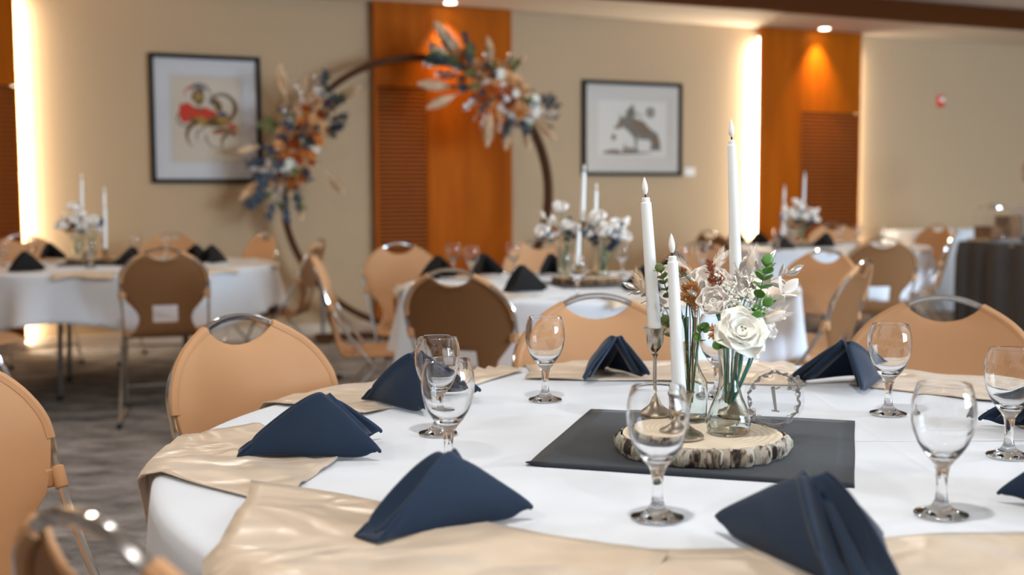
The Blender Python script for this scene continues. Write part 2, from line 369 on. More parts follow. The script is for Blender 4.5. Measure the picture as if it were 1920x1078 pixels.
# timber wall panels standing proud of the wall, with slatted lower fields
WF = wframe()
slat_cache = {}
def slat_mesh(wd):
    if wd not in slat_cache:
        b = MB(); h = .0165; d = .024
        pr = [(0, -h / 2), (d * .8, -h / 2), (d, -h / 4), (d, h / 4), (d * .8, h / 2), (0, h / 2)]
        vs = [Vector((x, y, z)) for x in (-wd / 2, wd / 2) for y, z in pr]
        b.add(vs, [(0, 1, 2, 3, 4, 5), (11, 10, 9, 8, 7, 6)] + [(i, i + 6, (i + 1) % 6 + 6, (i + 1) % 6) for i in range(6)])
        slat_cache[wd] = b.mesh('slat', M['slat'], False)
    return slat_cache[wd]
def timber_panel(t0, t1, ts0, ts1, ztop, num, plain):
    r = thing('trim_%d' % num, None, None, wp((t0 + t1) / 2, 0, 0), TH); r['kind'] = 'structure'
    inv = Matrix.Rotation(-TH, 4, 'Z') @ Matrix.Translation(-r.location)
    def part(nm, bx, mt):
        b = MB(); b.wbox(*bx); b.v = [inv @ v for v in b.v]; return obj(nm, b, mt, r, False)
    part('backing_board', (t0 + .05, t1 - .05, .0, .062, .1, SH - .002), M['groove'])
    for a_, c_ in plain: part('veneer_board', (a_ + .003, c_ - .003, .062, .10, .1, SH - .003), M['wood'])
    part('upper_board', (ts0 + .003, ts1 - .003, .062, .10, ztop + .004, SH - .003), M['wood'])
    part('frame_strip', (ts0 + .003, ts0 + .022, .062, .10, .1, ztop), M['wood'])
    part('frame_strip', (ts1 - .022, ts1 - .003, .062, .10, .1, ztop), M['wood'])
    part('backing_board', (ts0 + .022, ts1 - .022, .062, .073, .1, ztop), M['groove'])
    me = slat_mesh(round(ts1 - ts0 - .046, 3)); z = ztop - .02
    while z > .12:
        p = inv @ wp((ts0 + ts1) / 2, .073, z)
        # slat local y points out of the wall: rotate half a turn
        obj('slat', me, None, r, False, p, (0, 0, pi)); z -= .0355
    return r
timber_panel(-1.288, -.035, -1.288, -.808, 2.08, 2, [(-.808, -.035)])
timber_panel(2.60, 3.83, 3.066, 3.83, 1.98, 3, [(2.60, 3.066)])
timber_panel(-5.3, -4.03, -4.62, -4.03, 1.99, 4, [(-5.3, -4.62)])
for (t, sg, pw, top), lb in zip(LEDS, ('bright vertical light strip on the left edge of the right timber panel', 'dim vertical light strip on the right edge of the right timber panel', 'bright vertical light strip beside the leftmost timber panel')):
    b = MB(); b.wbox(t - sg * .035 - .008, t - sg * .035 + .008, .012, .05, .12, top)
    tag(obj('light_strip', b, M['led'] if pw > 20 else M['led_dim'], None, False), lb, 'light strip')

# ceiling lamps
def downlight(p, label, r, group=None):
    g = thing('ceiling_downlight', label, 'ceiling light', p, 0, group)
    b = MB(); b.lathe([(r, -.006), (r + .018, -.008), (r + .02, 0), (r, 0)], 20, close=True); obj('trim_ring', b, M['white_plastic'], g)
    b = MB(); b.lathe([(0.0001, -.003), (r, -.003), (r, -.001), (.0001, -.001)], 20, close=True); obj('lens', b, M['lamp'], g)
for (t, d), lb in zip(SPOTS, ('recessed downlight in the soffit above the arch', 'recessed downlight in the soffit above the right timber panel', 'recessed downlight in the soffit above the leftmost timber panel')):
    downlight(wp(t, d, SH), lb, .05)
for t, d in LAMPS: downlight(wp(t, d, CH), 'recessed round downlight in the main ceiling overhead', .07, 'main ceiling downlights')

# ------------------------------------------------------------------ pictures
def blob(cx, cz, rx, rz, rot=0, n=20, wob=0, seed=1):
    q = random.Random(seed); ph = [q.random() * 6 for _ in range(3)]
    out = []
    for k in range(n):
        a = 2 * pi * k / n; s = 1 + wob * (sin(2 * a + ph[0]) * .5 + sin(3 * a + ph[1]) * .5 + sin(5 * a + ph[2]) * .3)
        x, z = rx * s * cos(a), rz * s * sin(a)
        out.append((cx + x * cos(rot) - z * sin(rot), cz + x * sin(rot) + z * cos(rot)))
    return out
def arc(cx, cz, r, a0, a1, w0, w1, n=14, sq=1):
    o1, o2 = [], []
    for k in range(n + 1):
        a = radians(a0 + (a1 - a0) * k / n); ww = w0 + (w1 - w0) * k / n
        o1.append((cx + (r + ww / 2) * cos(a), cz + (r + ww / 2) * sin(a) * sq)); o2.append((cx + (r - ww / 2) * cos(a), cz + (r - ww / 2) * sin(a) * sq))
    return o1 + o2[::-1]
def picture(t0, t1, z0, z1, label, inner, art, matm, pap, wide):
    w_, h_ = t1 - t0, z1 - z0
    r = thing('framed_print', label, 'picture', wp((t0 + t1) / 2, .0, (z0 + z1) / 2), TH + pi)
    # local: x to the left seen from the room, y out of the wall
    fwd = .034
    b = MB()
    for sx in (-1, 1): b.box((sx * (w_ / 2 - fwd / 2), .02, 0), (fwd, .036, h_))
    for sz in (-1, 1): b.box((0, .02, sz * (h_ / 2 - fwd / 2)), (w_ - 2 * fwd, .036, fwd))
    obj('frame', b, M['frame'], r, False)
    iw, ih = (w_ - .05) / 2, (h_ - .05) / 2; a_, c_ = inner
    b = MB()
    for (x0, x1, zz0, zz1) in ((-iw, -a_, -ih, ih), (a_, iw, -ih, ih), (-a_, a_, -ih, -c_), (-a_, a_, c_, ih)):
        b.box(((x0 + x1) / 2, .014, (zz0 + zz1) / 2), (x1 - x0, .008, zz1 - zz0))
    obj('mat', b, matm, r, False)
    b = MB(); b.box((0, .008, 0), (a_ * 2, .004, c_ * 2)); obj('inner_mat', b, M['mat2'], r, False)
    b = MB(); b.box((0, .0108, 0), (wide[0] * 2, .0014, wide[1] * 2)); sh = obj('print_sheet', b, pap, r, False)
    for i, (nm, mt, pts) in enumerate(art):
        b = MB(); b.poly([(-x, z) for x, z in pts], .0004 + .00012 * (i % 12)); b.v = [v + Vector((0, .0116, 0)) for v in b.v]
        obj(nm, b, M[mt], r, False)
    b = MB(); b.box((0, .026, 0), (iw * 2, .002, ih * 2)); obj('glazing', b, M['pane'], r, False)
art1 = [
 ('painted_shape', 'ink_brown', blob(-.03, .02, .17, .07, -.25, wob=.15, seed=3)), ('painted_shape', 'ink_red', blob(-.09, .055, .10, .045, -.5, wob=.3, seed=4)),
 ('painted_shape', 'ink_red', [(-.20, .13), (-.14, .07), (-.12, -.02), (-.19, -.03), (-.215, .04)]), ('painted_shape', 'ink_red', [(-.02, .10), (.09, .055), (.05, .02), (-.03, .045)]),
 ('painted_shape', 'ink_brown', blob(-.06, .18, .055, .06, 0, wob=.2, seed=6)), ('painted_shape', 'ink_gold', blob(-.06, .175, .026, .03)),
 ('painted_shape', 'ink_black', arc(-.05, .19, .085, 10, 150, .008, .026)), ('painted_shape', 'ink_blue', arc(-.05, .19, .062, 40, 120, .01, .02)),
 ('painted_shape', 'ink_red', arc(-.12, .20, .045, 60, 210, .02, .006)), ('painted_shape', 'ink_brown', arc(.12, .09, .105, -60, 150, .035, .01)),
 ('painted_shape', 'ink_black', arc(.12, .09, .122, -20, 150, .010, .006)), ('painted_shape', 'ink_brown', blob(.085, .12, .03, .07, .4, wob=.2, seed=9)),
 ('painted_shape', 'ink_blue', blob(.055, .135, .028, .02)), ('painted_shape', 'ink_blue', blob(.13, .04, .04, .022, -.1)),
 ('painted_shape', 'ink_gold', blob(.14, -.005, .06, .035, -.3, wob=.2, seed=2)), ('painted_shape', 'ink_gold', blob(-.04, -.01, .05, .03, -.3, wob=.2, seed=5)),
 ('painted_shape', 'ink_red', blob(.10, -.095, .055, .018, .15, wob=.2, seed=8)), ('painted_shape', 'ink_red', blob(.20, -.055, .035, .022, -.4, wob=.2, seed=8)),
 ('painted_shape', 'ink_orange', [(.22, -.02), (.236, -.06), (.236, -.12), (.222, -.11)]),
 ('painted_shape', 'ink_brown', arc(-.045, -.13, .11, 100, 235, .05, .004)), ('painted_shape', 'ink_black', arc(-.17, .0, .055, 130, 330, .012, .008)),
 ('painted_shape', 'ink_brown', arc(.13, -.20, .12, 40, 125, .03, .03)), ('painted_shape', 'ink_brown', arc(.20, -.19, .085, 110, 215, .035, .003)),
 ('painted_shape', 'ink_black', arc(.08, -.14, .085, 170, 285, .012, .003)), ('painted_shape', 'ink_brown', arc(.04, -.10, .075, 60, 170, .03, .01)), ('painted_shape', 'ink_black', arc(0, -.14, .08, 130, 210, .014, .003))]
picture(-3.085, -2.223, 1.276, 2.288, 'tall framed print of curling red and brown figures on the far wall', (.285, .345), art1, M['mat'], M['paper'], (.262, .325))
art2 = [
 ('painted_shape', 'ink_grey', [(-.12, .06), (-.05, .09), (.04, .10), (.12, .06), (.20, -.0), (.27, -.04), (.30, -.12), (.305, -.20), (.25, -.20), (.22, -.14), (.17, -.10), (.08, -.10), (.06, -.07), (.045, -.20), (.03, -.20), (.02, -.09), (-.05, -.02), (-.11, .02)]),
 ('painted_shape', 'ink_earth', blob(.10, .02, .10, .05, -.45, wob=.2, seed=11)), ('painted_shape', 'ink_earth', blob(.25, -.11, .035, .07, .2, wob=.2, seed=13)),
 ('painted_shape', 'ink_grey', blob(-.09, .07, .065, .04, .5, wob=.3, seed=12)), ('painted_shape', 'ink_grey', [(-.05, .08), (-.08, .15), (-.03, .20), (.0, .23), (.02, .19), (.03, .13), (.0, .08)]),
 ('painted_shape', 'ink_grey', [(-.08, .06), (-.15, .15), (-.13, .09), (-.165, .07), (-.11, .03)]), ('painted_shape', 'ink_earth', [(-.12, .06), (-.19, .02), (-.20, .0), (-.14, -.005), (-.09, .03)]),
 ('painted_shape', 'ink_grey', arc(.19, .155, .035, 0, 359, .028, .028, 20)), ('painted_shape', 'ink_earth', arc(.19, .155, .020, 0, 359, .010, .010, 16)),
 ('painted_shape', 'ink_earth', blob(-.20, -.08, .024, .032)), ('painted_shape', 'ink_earth', blob(-.22, -.215, .09, .022, .05, wob=.15, seed=14)), ('painted_shape', 'ink_grey', blob(-.05, -.225, .26, .012, .02, wob=.1, seed=15)),
 ('painted_shape', 'ink_earth', [(-.11, -.21), (-.08, -.13), (-.06, -.19), (-.02, -.16), (.0, -.21)]), ('painted_shape', 'ink_grey', arc(.04, .05, .09, 40, 120, .01, .02)), ('painted_shape', 'ink_grey', blob(.02, -.195, .05, .016)), ('painted_shape', 'ink_grey', [(.20, -.12), (.24, -.13), (.25, -.2), (.19, -.2)])]
picture(.70, 1.757, 1.35, 2.22, 'wide framed print of a grey animal under a round sun on the far wall', (.405, .29), art2, M['mat2'], M['paper2'], (.36, .255))
b = MB(); b.box((0, 0, 0), (.11, .008, .075), Matrix.Rotation(TH, 3, 'Z')); b.v = [v + wp(1.86, .006, 1.39) for v in b.v]
tag(obj('caption_card', b, M['whitebox'], None, False), 'small white caption card on the wall beside the wide print', 'card')
g = thing('fire_alarm', 'red fire alarm strobe high on the wall at right', 'alarm', wp(4.97, 0, 2.15), TH + pi)
b = MB(); b.box((0, .012, 0), (.085, .024, .12)); obj('alarm_body', b, M['redp'], g, False)
b = MB(); b.box((0, .032, .015), (.05, .018, .04)); obj('strobe_lens', b, M['white_plastic'], g, False)
b = MB(); b.lathe([(.028, 0), (.028, .006), (.012, .010), (.0001, .010)], 14); b.v = [Matrix.Rotation(-pi / 2, 3, 'X') @ v + Vector((0, .024, -.035)) for v in b.v]; obj('horn', b, M['redp'], g)

# ------------------------------------------------------------------ chairs
ZR = [(.437, .200, -.055), (.441, .192, -.085), (.455, .172, -.110), (.48, .150, -.124), (.52, .132, -.136), (.55, .130, -.144), (.58, .142, -.152), (.61, .168, -.160),
      (.64, .192, -.167), (.675, .203, -.176), (.70, .209, -.182), (.73, .214, -.190), (.76, .210, -.197), (.79, .197, -.205), (.815, .180, -.211), (.84, .155, -.217), (.862, .122, -.223), (.880, .088, -.227)]
def back_rows():
    rows = []
    for i, (z, hw, y) in enumerate(ZR):
        q = min(.062, .5 * hw); xs = [-hw, -(hw * .6 + q * .4), -(hw * .25 + q * .75), -q, -q / 2, 0, q / 2, q, hw * .25 + q * .75, hw * .6 + q * .4, hw]
        t = max(0, (z - .80) / .08); dp = .040 * t * t
        row = []
        for x in xs:
            u = x / max(hw, .01); c = .030 * (x / .215) ** 2 if z > .5 else .03 * (x / .215) ** 2 * max(0, (z - .437) / .06)
            row.append(Vector((x, y + c, z - dp * (1 - u * u))))
        rows.append(row)
    return rows
def chair_meshes():
    rows = back_rows(); b = MB(); b.grid(rows)
    nc = len(rows[0]); keep = []
    for f in b.f:
        i = f[0] // nc; j = f[0] % nc
        if 4 <= i <= 6 and 3 <= j <= 6: continue
        keep.append(f)
    b.f = keep; b.mi = [0] * len(keep)
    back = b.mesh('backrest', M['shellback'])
    rim = []
    for s in (0, -1): b = MB(); b.tube(smoothpath([rows[i][s] + Vector((0, -.004, 0)) for i in range(11, 18)], 2), .0115, 8); rim.append(b.mesh('rim', M['shell']))
    b = MB()
    sr = [(-.055, .200, .437), (0, .212, .433), (.08, .222, .433), (.16, .224, .438), (.24, .218, .445), (.30, .200, .447), (.335, .165, .441), (.35, .115, .432)]
    b.grid([[Vector((hw * u, y, z + .010 * u * u)) for u in (-1, -.75, -.4, 0, .4, .75, 1)] for y, hw, z in sr])
    seat = b.mesh('seat', M['shell'])
    # chrome frame: hand loop, along the back edge, down past the seat side
    half = [(0, -.232, .902), (.045, -.231, .897), (.088, -.228, .881), (.124, -.219, .862), (.158, -.209, .84), (.184, -.199, .815), (.204, -.187, .79), (.2165, -.176, .76), (.219, -.166, .73), (.219, -.158, .70), (.217, -.146, .675), (.214, -.10, .59), (.214, -.02, .475), (.216, .035, .415)]
    L = [(-x, y, z) for x, y, z in half[:0:-1]]
    b = MB(); b.tube(smoothpath(L + half, 3), .0078, 8); fr = b.mesh('tube_frame', M['chrome'])
    legs = []
    for s in (-1, 1):
        b = MB(); b.tube(smoothpath([(s * .216, .035, .415), (s * .219, .045, .395), (s * .222, .030, .36), (s * .232, -.27, .022)], 4), .0082, 8); legs.append(b.mesh('leg', M['chrome']))
        b = MB(); b.tube(smoothpath([(s * .15, .10, .424), (s * .19, .12, .418), (s * .212, .14, .39), (s * .232, .30, .022)], 4), .0082, 8); legs.append(b.mesh('leg', M['chrome']))
    bars = []
    for s in (-1, 1):
        b = MB(); b.tube([(s * .232, -.27, .018), (s * .232, .30, .018)], .0075, 8); bars.append(b.mesh('floor_bar', M['chrome']))
    b = MB(); b.tube([(-.229, .25, .135), (.229, .25, .135)], .0065, 8); cross = b.mesh('cross_bar', M['chrome'])
    b = MB(); b.tube([(-.15, .10, .424), (.15, .10, .424)], .0075, 8); und = b.mesh('seat_rail', M['chrome'])
    feet = []
    for s in (-1, 1):
        for y in (-.27, .30):
            b = MB(); b.tube([(s * .232, y - .02, .016), (s * .232, y + .02, .016)], .0155, 8); feet.append(b.mesh('foot', M['rubber']))
    clips = []
    for s in (-1, 1):
        b = MB(); b.tube([(s * .2175, -.149, .682), (s * .2165, -.140, .662), (s * .2155, -.131, .644)], .0125, 8)
        b.box((s * .205, -.152, .663), (.026, .016, .034)); clips.append(b.mesh('clip', M['shell']))
    return back, rim, seat, fr, legs, bars, cross, und, feet, clips
CM = chair_meshes()
def make_chair():
    t = thing('banquet_chair', None, 'chair', group='tan stacking chairs around the banquet tables')
    back, rim, seat, fr, legs, bars, cross, und, feet, clips = CM
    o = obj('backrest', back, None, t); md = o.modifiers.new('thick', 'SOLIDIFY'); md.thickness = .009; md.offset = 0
    md = o.modifiers.new('soft', 'BEVEL'); md.width = .002; md.segments = 2; md.limit_method = 'ANGLE'; md.angle_limit = radians(50)
    [obj('rim', x, None, o) for x in rim]
    for c in clips:
        k = obj('clip', c, None, o); md = k.modifiers.new('soft', 'BEVEL'); md.width = .004; md.segments = 2
    o = obj('seat', seat, None, t); md = o.modifiers.new('thick', 'SOLIDIFY'); md.thickness = .010; md.offset = 0
    f = obj('tube_frame', fr, None, t); f['label'] = 'chrome tube frame with hand loop'
    for l in legs: obj('leg', l, None, t)['label'] = 'chrome leg'
    for l in bars: obj('floor_bar', l, None, t)['label'] = 'chrome floor bar'
    obj('cross_bar', cross, None, t); obj('seat_rail', und, None, t)
    for l in feet: obj('foot', l, None, t)['label'] = 'black rubber foot'
    return t
TF = (.363, 1.828); TM = (.39, 5.20); TL = (-2.36, 6.90); TR = (2.40, 9.10)
CHAIRS = [  # top of the hand loop x, y, facing x, y, label
 (-.585, 2.40, .80, -.60, 'tan chair tucked at the left rear of the foreground table, its front lit'),
 (.215, 2.88, .14, -1, 'tan chair directly behind the foreground centrepiece, hand loop in front of middle table'),
 (1.06, 2.78, -.42, -.91, 'tan chair behind the right side of the foreground table, below the charcoal skirt'),
 (-.335, .87, .66, .75, 'very near blurred brown chair in the bottom left corner, seen from behind'),
 (-1.00, 1.85, .82, -.57, 'tan chair cut by the left picture edge beside the foreground table'),
 (-1.76, 5.73, -.26, .97, 'brown chair seen from behind at the near side of the left table'),
 (-1.76, 8.15, -.75, -.66, 'orange lit chair at the rear right of the left table, left of the arch base'),
 (-2.50, 8.35, .02, -1, 'chair behind the left table, half hidden by two goblets'),
 (-3.53, 8.2, .6, -.8, 'chair behind the left table in front of the leftmost light strip'),
 (-2.95, 5.45, .70, .62, 'chair cut by the left picture edge, its seat and legs showing before the left table'),
 (-1.17, 6.97, -.98, .1, 'chair seen edge on at the right of the left table, crossing the arch'),
 (-.215, 3.95, .42, .9, 'dark brown chair seen from behind in front of the middle table'),
 (-.925, 5.25, .99, .12, 'chair seen from the side at the left of the middle table, its seat pointing right'),
 (-.625, 6.25, .42, -.9, 'tan chair at the rear left of the middle table in front of the slatted panel'),
 (.163, 6.75, .1, -1, 'tan chair at the rear of the middle table, arch foot ring above it'),
 (1.04, 6.25, -.5, -.86, 'chair at the rear right of the middle table, behind the flower arrangement'),
 (1.46, 5.26, -.80, -.60, 'tan chair at the right end of the middle table, facing left'),
 (1.37, 4.40, -.84, .54, 'chair at the near right of the middle table seen obliquely from behind'),
 (2.20, 6.72, .06, 1, 'dark brown chair seen from behind in front of the far right table'),
 (1.45, 8.35, .86, .5, 'chair at the left of the far right table, behind the tall candle'),
 (2.90, 10.25, -.35, -.93, 'chair behind the far right table under the slatted timber panel'),
 (3.66, 9.75, -.9, -.35, 'chair at the rear right of the far right table, hand loop against the pale wall'),
 (3.28, 8.40, -.88, .40, 'chair at the right of the far right table beside the charcoal skirted table'),
]
proto = make_chair()
for i, (x, y, fx, fy, lb) in enumerate(CHAIRS):
    c = proto if i == 0 else copy_tree(proto)
    d = Vector((fx, fy, 0)).normalized(); c.rotation_euler = (0, 0, atan2(-d.x, d.y))
    c.location = Vector((x, y, 0)) + d * .232; c['label'] = lb

# ------------------------------------------------------------------ tables and cloths
RT = .90
def drop_mesh(seed, base, amp, ph, folds=26):
    q = random.Random(seed); n = 208; pf = [q.random() * 6 for _ in range(6)]
    b = MB(); rows = []
    for r in (.001, .2, .4, .6, .75, .85, RT - .012): rows.append([Vector((r * cos(2 * pi * k / n), r * sin(2 * pi * k / n), .7525)) for k in range(n + 1)])
    for r, dz in ((RT - .002, .0012), (RT + .005, .0045), (RT + .009, .010)): rows.append([Vector((r * cos(2 * pi * k / n), r * sin(2 * pi * k / n), .7525 - dz)) for k in range(n + 1)])
    K = 12
    for j in range(1, K + 1):
        s = j / K; row = []
        for k in range(n + 1):
            a = 2 * pi * k / n
            D = base + amp * cos(4 * (a - ph)) + .012 * sin(3 * a + pf[3])
            e = s * D; bend = min(e / .02, 1)
            fold = (sin(folds / 2 * a + pf[0] + .8 * sin(2 * a + pf[1])) * .55 + sin(folds * .83 * a * 1.0 // 1 * 0 + 9 * a + pf[2]) * .45)
            fold = max(0, fold) ** 1.3
            rr = RT + .010 * bend + (.012 + .085 * fold) * s ** 1.15 * (D / .33)
            row.append(Vector((rr * cos(a), rr * sin(a), .7525 - .004 * (1 - bend) - e)))
        rows.append(row)
    b.grid(rows)
    return b
def banquet_table(c, key, base, amp, ph, seed):
    t = thing('banquet_table', 'round folding table under the white cloth of the %s' % key, 'table', (c[0], c[1], 0))
    b = MB(); b.lathe([(.0001, .72), (RT - .02, .72), (RT - .012, .735), (RT - .02, .749), (.0001, .749)], 64); obj('tabletop', b, M['ptop'], t)
    for k in range(4):
        a = pi / 4 + k * pi / 2 + .3; x, y = .48 * cos(a), .48 * sin(a)
        b = MB(); b.tube([(x, y, .72), (x * 1.05, y * 1.05, .02)], .014, 8); obj('leg', b, M['steel'], t)
        b = MB(); b.tube([(x * 1.05, y * 1.05, .0), (x * 1.05, y * 1.05, .03)], .019, 8); obj('foot', b, M['rubber'], t)
    cl = obj('tablecloth', drop_mesh(seed, base, amp, ph), M['cloth'], None, True, (c[0], c[1], 0))
    tag(cl, 'white cloth draped over the %s' % key, 'tablecloth')
    md = cl.modifiers.new('thick', 'SOLIDIFY'); md.thickness = .0012; md.offset = 0
banquet_table(TF, 'foreground round table', .36, .03, .6, 21)
banquet_table(TM, 'middle round table', .335, .045, .2, 22)
banquet_table(TL, 'left round table', .30, .055, pi / 4 - .05, 23)
banquet_table(TR, 'far right round table', .32, .04, .5, 24)

# champagne satin squares laid under the settings, draping over the edge
def satin(c, quad, label, seed, lift=0.0, group=None, n=22, cat='satin cloth'):
    q = random.Random(seed); P = [Vector((x, y)) for x, y in quad]; ph = [q.random() * 6 for _ in range(4)]
    rows = []
    for i in range(n + 1):
        v = i / n; row = []
        for j in range(n + 1):
            u = j / n; p = (P[0] * (1 - u) + P[1] * u) * (1 - v) + (P[3] * (1 - u) + P[2] * u) * v
            wv = .0045 * max(0, sin(9 * u + 5 * v + ph[0]) * sin(7 * v - 3 * u + ph[1])) + .0028 * max(0, sin(23 * v + 6 * u + ph[2]))
            p = p + Vector((.006 * sin(7 * v + ph[3]), .006 * sin(8 * u + ph[0])))
            d = p - Vector(c); r = d.length
            if r > RT:
                ex = r - RT; d.normalize(); hz = min(ex, .014 + .10 * ex)
                p = Vector(c) + d * (RT + .012 + hz + .005); z = .7575 - max(0, ex * .98 - .002) - lift
                row.append(Vector((p.x, p.y, max(z, .45))))
            else: row.append(Vector((p.x, p.y, .7548 + lift + wv)))
        rows.append(row)
    b = MB(); b.grid(rows); o = obj('satin_cloth', b, M['satin']); tag(o, label, cat, group)
    md = o.modifiers.new('thick', 'SOLIDIFY'); md.thickness = .0016; md.offset = 1
    return o
GS = 'champagne satin cloths under the settings of the foreground table'
satin(TF, [(-.66, 1.75), (-.30, 1.425), (-.270, 1.71), (-.45, 1.97)], 'champagne satin cloth at the left of the foreground table, its tip hanging over the edge', 1, 0, GS)
satin(TF, [(-.368, 1.560), (.17, 1.225), (.02, .90), (-.30, 1.04)], 'largest champagne satin cloth at the front left edge under a navy napkin', 2, .0045, GS)
satin(TF, [(.095, 1.245), (.63, 1.31), (.66, .95), (.03, .92)], 'champagne satin cloth along the bottom edge under the big front napkin', 3, 0, GS)
satin(TF, [(-.275, 2.055), (.02, 2.57), (-.12, 2.80), (-.54, 2.22)], 'champagne satin cloth under the napkin behind the two overlapping goblets', 4, 0, GS)
satin(TF, [(.03, 2.47), (.62, 2.37), (.68, 2.72), (.04, 2.74)], 'champagne satin cloth behind the centrepiece at the back of the foreground table', 5, 0, GS)
satin(TF, [(.70, 2.37), (.94, 2.15), (1.14, 2.36), (.86, 2.64)], 'champagne satin cloth at the rear right of the foreground table beyond a goblet', 6, 0, GS)
satin(TF, [(.87, 2.06), (.87, 1.70), (1.27, 1.68), (1.27, 2.04)], 'champagne satin cloth at the right picture edge of the foreground table', 7, 0, GS)
satin(TF, [(.68, 1.47), (.82, 1.62), (1.16, 1.40), (.92, 1.12)], 'champagne satin cloth at the lower right under the napkin cut by the picture edge', 8, 0, GS)

def flat_cloth(corners, label, z, name='centre_cloth', mat='navy2'):
    P = [Vector((x, y)) for x, y in corners]; n = 16; rows = []
    for i in range(n + 1):
        v = i / n; row = []
        for j in range(n + 1):
            u = j / n; p = (P[0] * (1 - u) + P[1] * u) * (1 - v) + (P[3] * (1 - u) + P[2] * u) * v
            lift = .0012 * max(0, sin(5 * u + 4 * v)) + (.006 * max(0, 1 - (u * u + v * v) ** .5 / .06))
            row.append(Vector((p.x + .002 * sin(9 * v), p.y + .0015 * sin(11 * u), z + lift)))
        rows.append(row)
    b = MB(); b.grid(rows); o = obj(name, b, M[mat]); md = o.modifiers.new('thick', 'SOLIDIFY'); md.thickness = .0016; md.offset = 1
    return tag(o, label, 'cloth')
flat_cloth([(.019, 1.665), (.148, 2.12), (.607, 1.993), (.467, 1.528)], 'square charcoal cloth under the wood slice of the foreground table', .7540)

# ------------------------------------------------------------------ napkins
def napkin(L, R1, R2, A, label, mat='navy', group=None, blunt=.90, chan=1.0, zb=.758):
    L = Vector((L[0], L[1], zb)); R1 = Vector((R1[0], R1[1], zb)); R2 = Vector((R2[0], R2[1], zb)); A = Vector(A)
    Lc = L; n = 14; up = Vector((0, 0, 1))
    rd = (A - L).normalized(); side = ((R1 - R2) - rd * (R1 - R2).dot(rd)).normalized()
    out = side.cross(rd); out = out if out.z > 0 else -out
    W = [0, .012, .03, .06, .11, .2, .32, .46, .60, .72] + [.72 + (blunt - .72) * k for k in (.5, .8, 1)]
    def row(w, Rk, sg):
        r = []
        # each row runs from the base edge L-Rk up to the open edge A-Rk, parallel to the ridge
        p0 = L.lerp(Rk, w); p1 = A.lerp(Rk, w)
        for i in range(n + 1):
            s = i / n; p = p0.lerp(p1, s)
            wid = (.009 + .017 * (1 - s)) * chan         # half gap between the two ridge folds
            k = max(0, 1 - w / .14)
            p = p + side * sg * wid * k * min(1, w / .012 if w < .012 else 1)
            if w < .012: p = p - out * .030 * chan * (1 - w / .012) ** .5 * sin(pi * min(1, max(.0, s * .86 + .10)))
            elif w < .06: p = p + out * .003 * sin(pi * (w - .012) / .048)
            nrm = (Rk - L).cross(A - L).normalized(); nrm = nrm if nrm.dot(side * sg) > 0 else -nrm
            p = p + nrm * (.019 * sin(pi * w ** .8) * (.25 + .75 * sin(pi * s) ** .7) + .004 * sin(5 * w + 3 * s))
            p.z -= .011 * s ** 7 * max(0, 1 - w / .30)
            if w > .72: p.z += .016 * ((w - .72) / (blunt - .72)) ** 3 * (1 - s) - .005 * ((w - .72) / (blunt - .72)) ** 3 * s
            if p.z < zb + .003: p.z = zb + .003
            r.append(p)
        # round the corner of the foot
        return r
    rows = [row(w, R1, 1) for w in W[::-1]] + [row(w, R2, -1) for w in W[1:]]
    b = MB(); b.grid(rows)
    o = obj('folded_napkin', b, M[mat]); tag(o, label, 'napkin', group)
    md = o.modifiers.new('thick', 'SOLIDIFY'); md.thickness = .0078; md.offset = 0
    md = o.modifiers.new('sub', 'SUBSURF'); md.levels = 1; md.render_levels = 2
    b = MB(); b.tube([L.lerp(A, k / 8) - out * (.006 + .007 * sin(pi * k / 8) + .004 * (k > 5)) + up * (.005 if k == 0 else 0) for k in range(1, 7)], [.0072 * chan * (1 - .6 * k / 7) for k in range(1, 7)], 10); obj('ridge_roll', b, M[mat], o)
    # the hem band folded inside, showing at the open end
    b = MB(); rr = []
    for sg, Rk in ((1, R1.lerp(L, .13) + up * .006), (-1, R2.lerp(L, .13) + up * .006)):
        b.grid([[p.lerp(p2, .5) - side * sg * .009 for p2 in (p,)] + [p.lerp(Lc, .16) - side * sg * .009 + up * .0] for p in [Rk.lerp(A, k / 6) + up * .004 for k in range(6)]])
    h = obj('inner_fold', b, M[mat], o); md = h.modifiers.new('thick', 'SOLIDIFY'); md.thickness = .004; md.offset = 0
    return o
GN = 'navy napkins standing folded on the foreground table'
napkin((-.428, 1.722), (-.188, 1.700), (-.203, 1.862), (-.299, 1.76, .858), 'navy napkin at the left of the foreground table, before a tan chair', group=GN)
napkin((-.172, 1.272), (.034, 1.392), (-.03, 1.52), (-.084, 1.385, .849), 'blue lit navy napkin at the front left of the table below two overlapping goblets', group=GN)
napkin((-.285, 2.215), (-.152, 2.046), (-.048, 2.238), (-.185, 2.13, .872), 'black looking napkin half hidden behind the two overlapping goblets', group=GN)
napkin((.20, 2.60), (.148, 2.37), (.300, 2.44), (.231, 2.47, .860), 'navy napkin with open folds at the back, left of the candlesticks', group=GN)
napkin((.80, 2.46), (.580, 2.385), (.690, 2.232), (.694, 2.35, .862), 'navy napkin with open folds at the back, right of the wreath number sign', group=GN)
napkin((.350, 1.075), (.232, 1.345), (.420, 1.26), (.332, 1.235, .857), 'largest napkin with a blue central fold at the bottom edge', group=GN, chan=1.45, blunt=.86)
napkin((1.06, 1.86), (.795, 1.945), (.845, 1.80), (.89, 1.88, .845), 'napkin at the right picture edge behind a goblet stem', group=GN)
napkin((.86, 1.27), (.625, 1.462), (.78, 1.56), (.71, 1.42, .845), 'napkin corner at the lower right picture edge', group=GN)

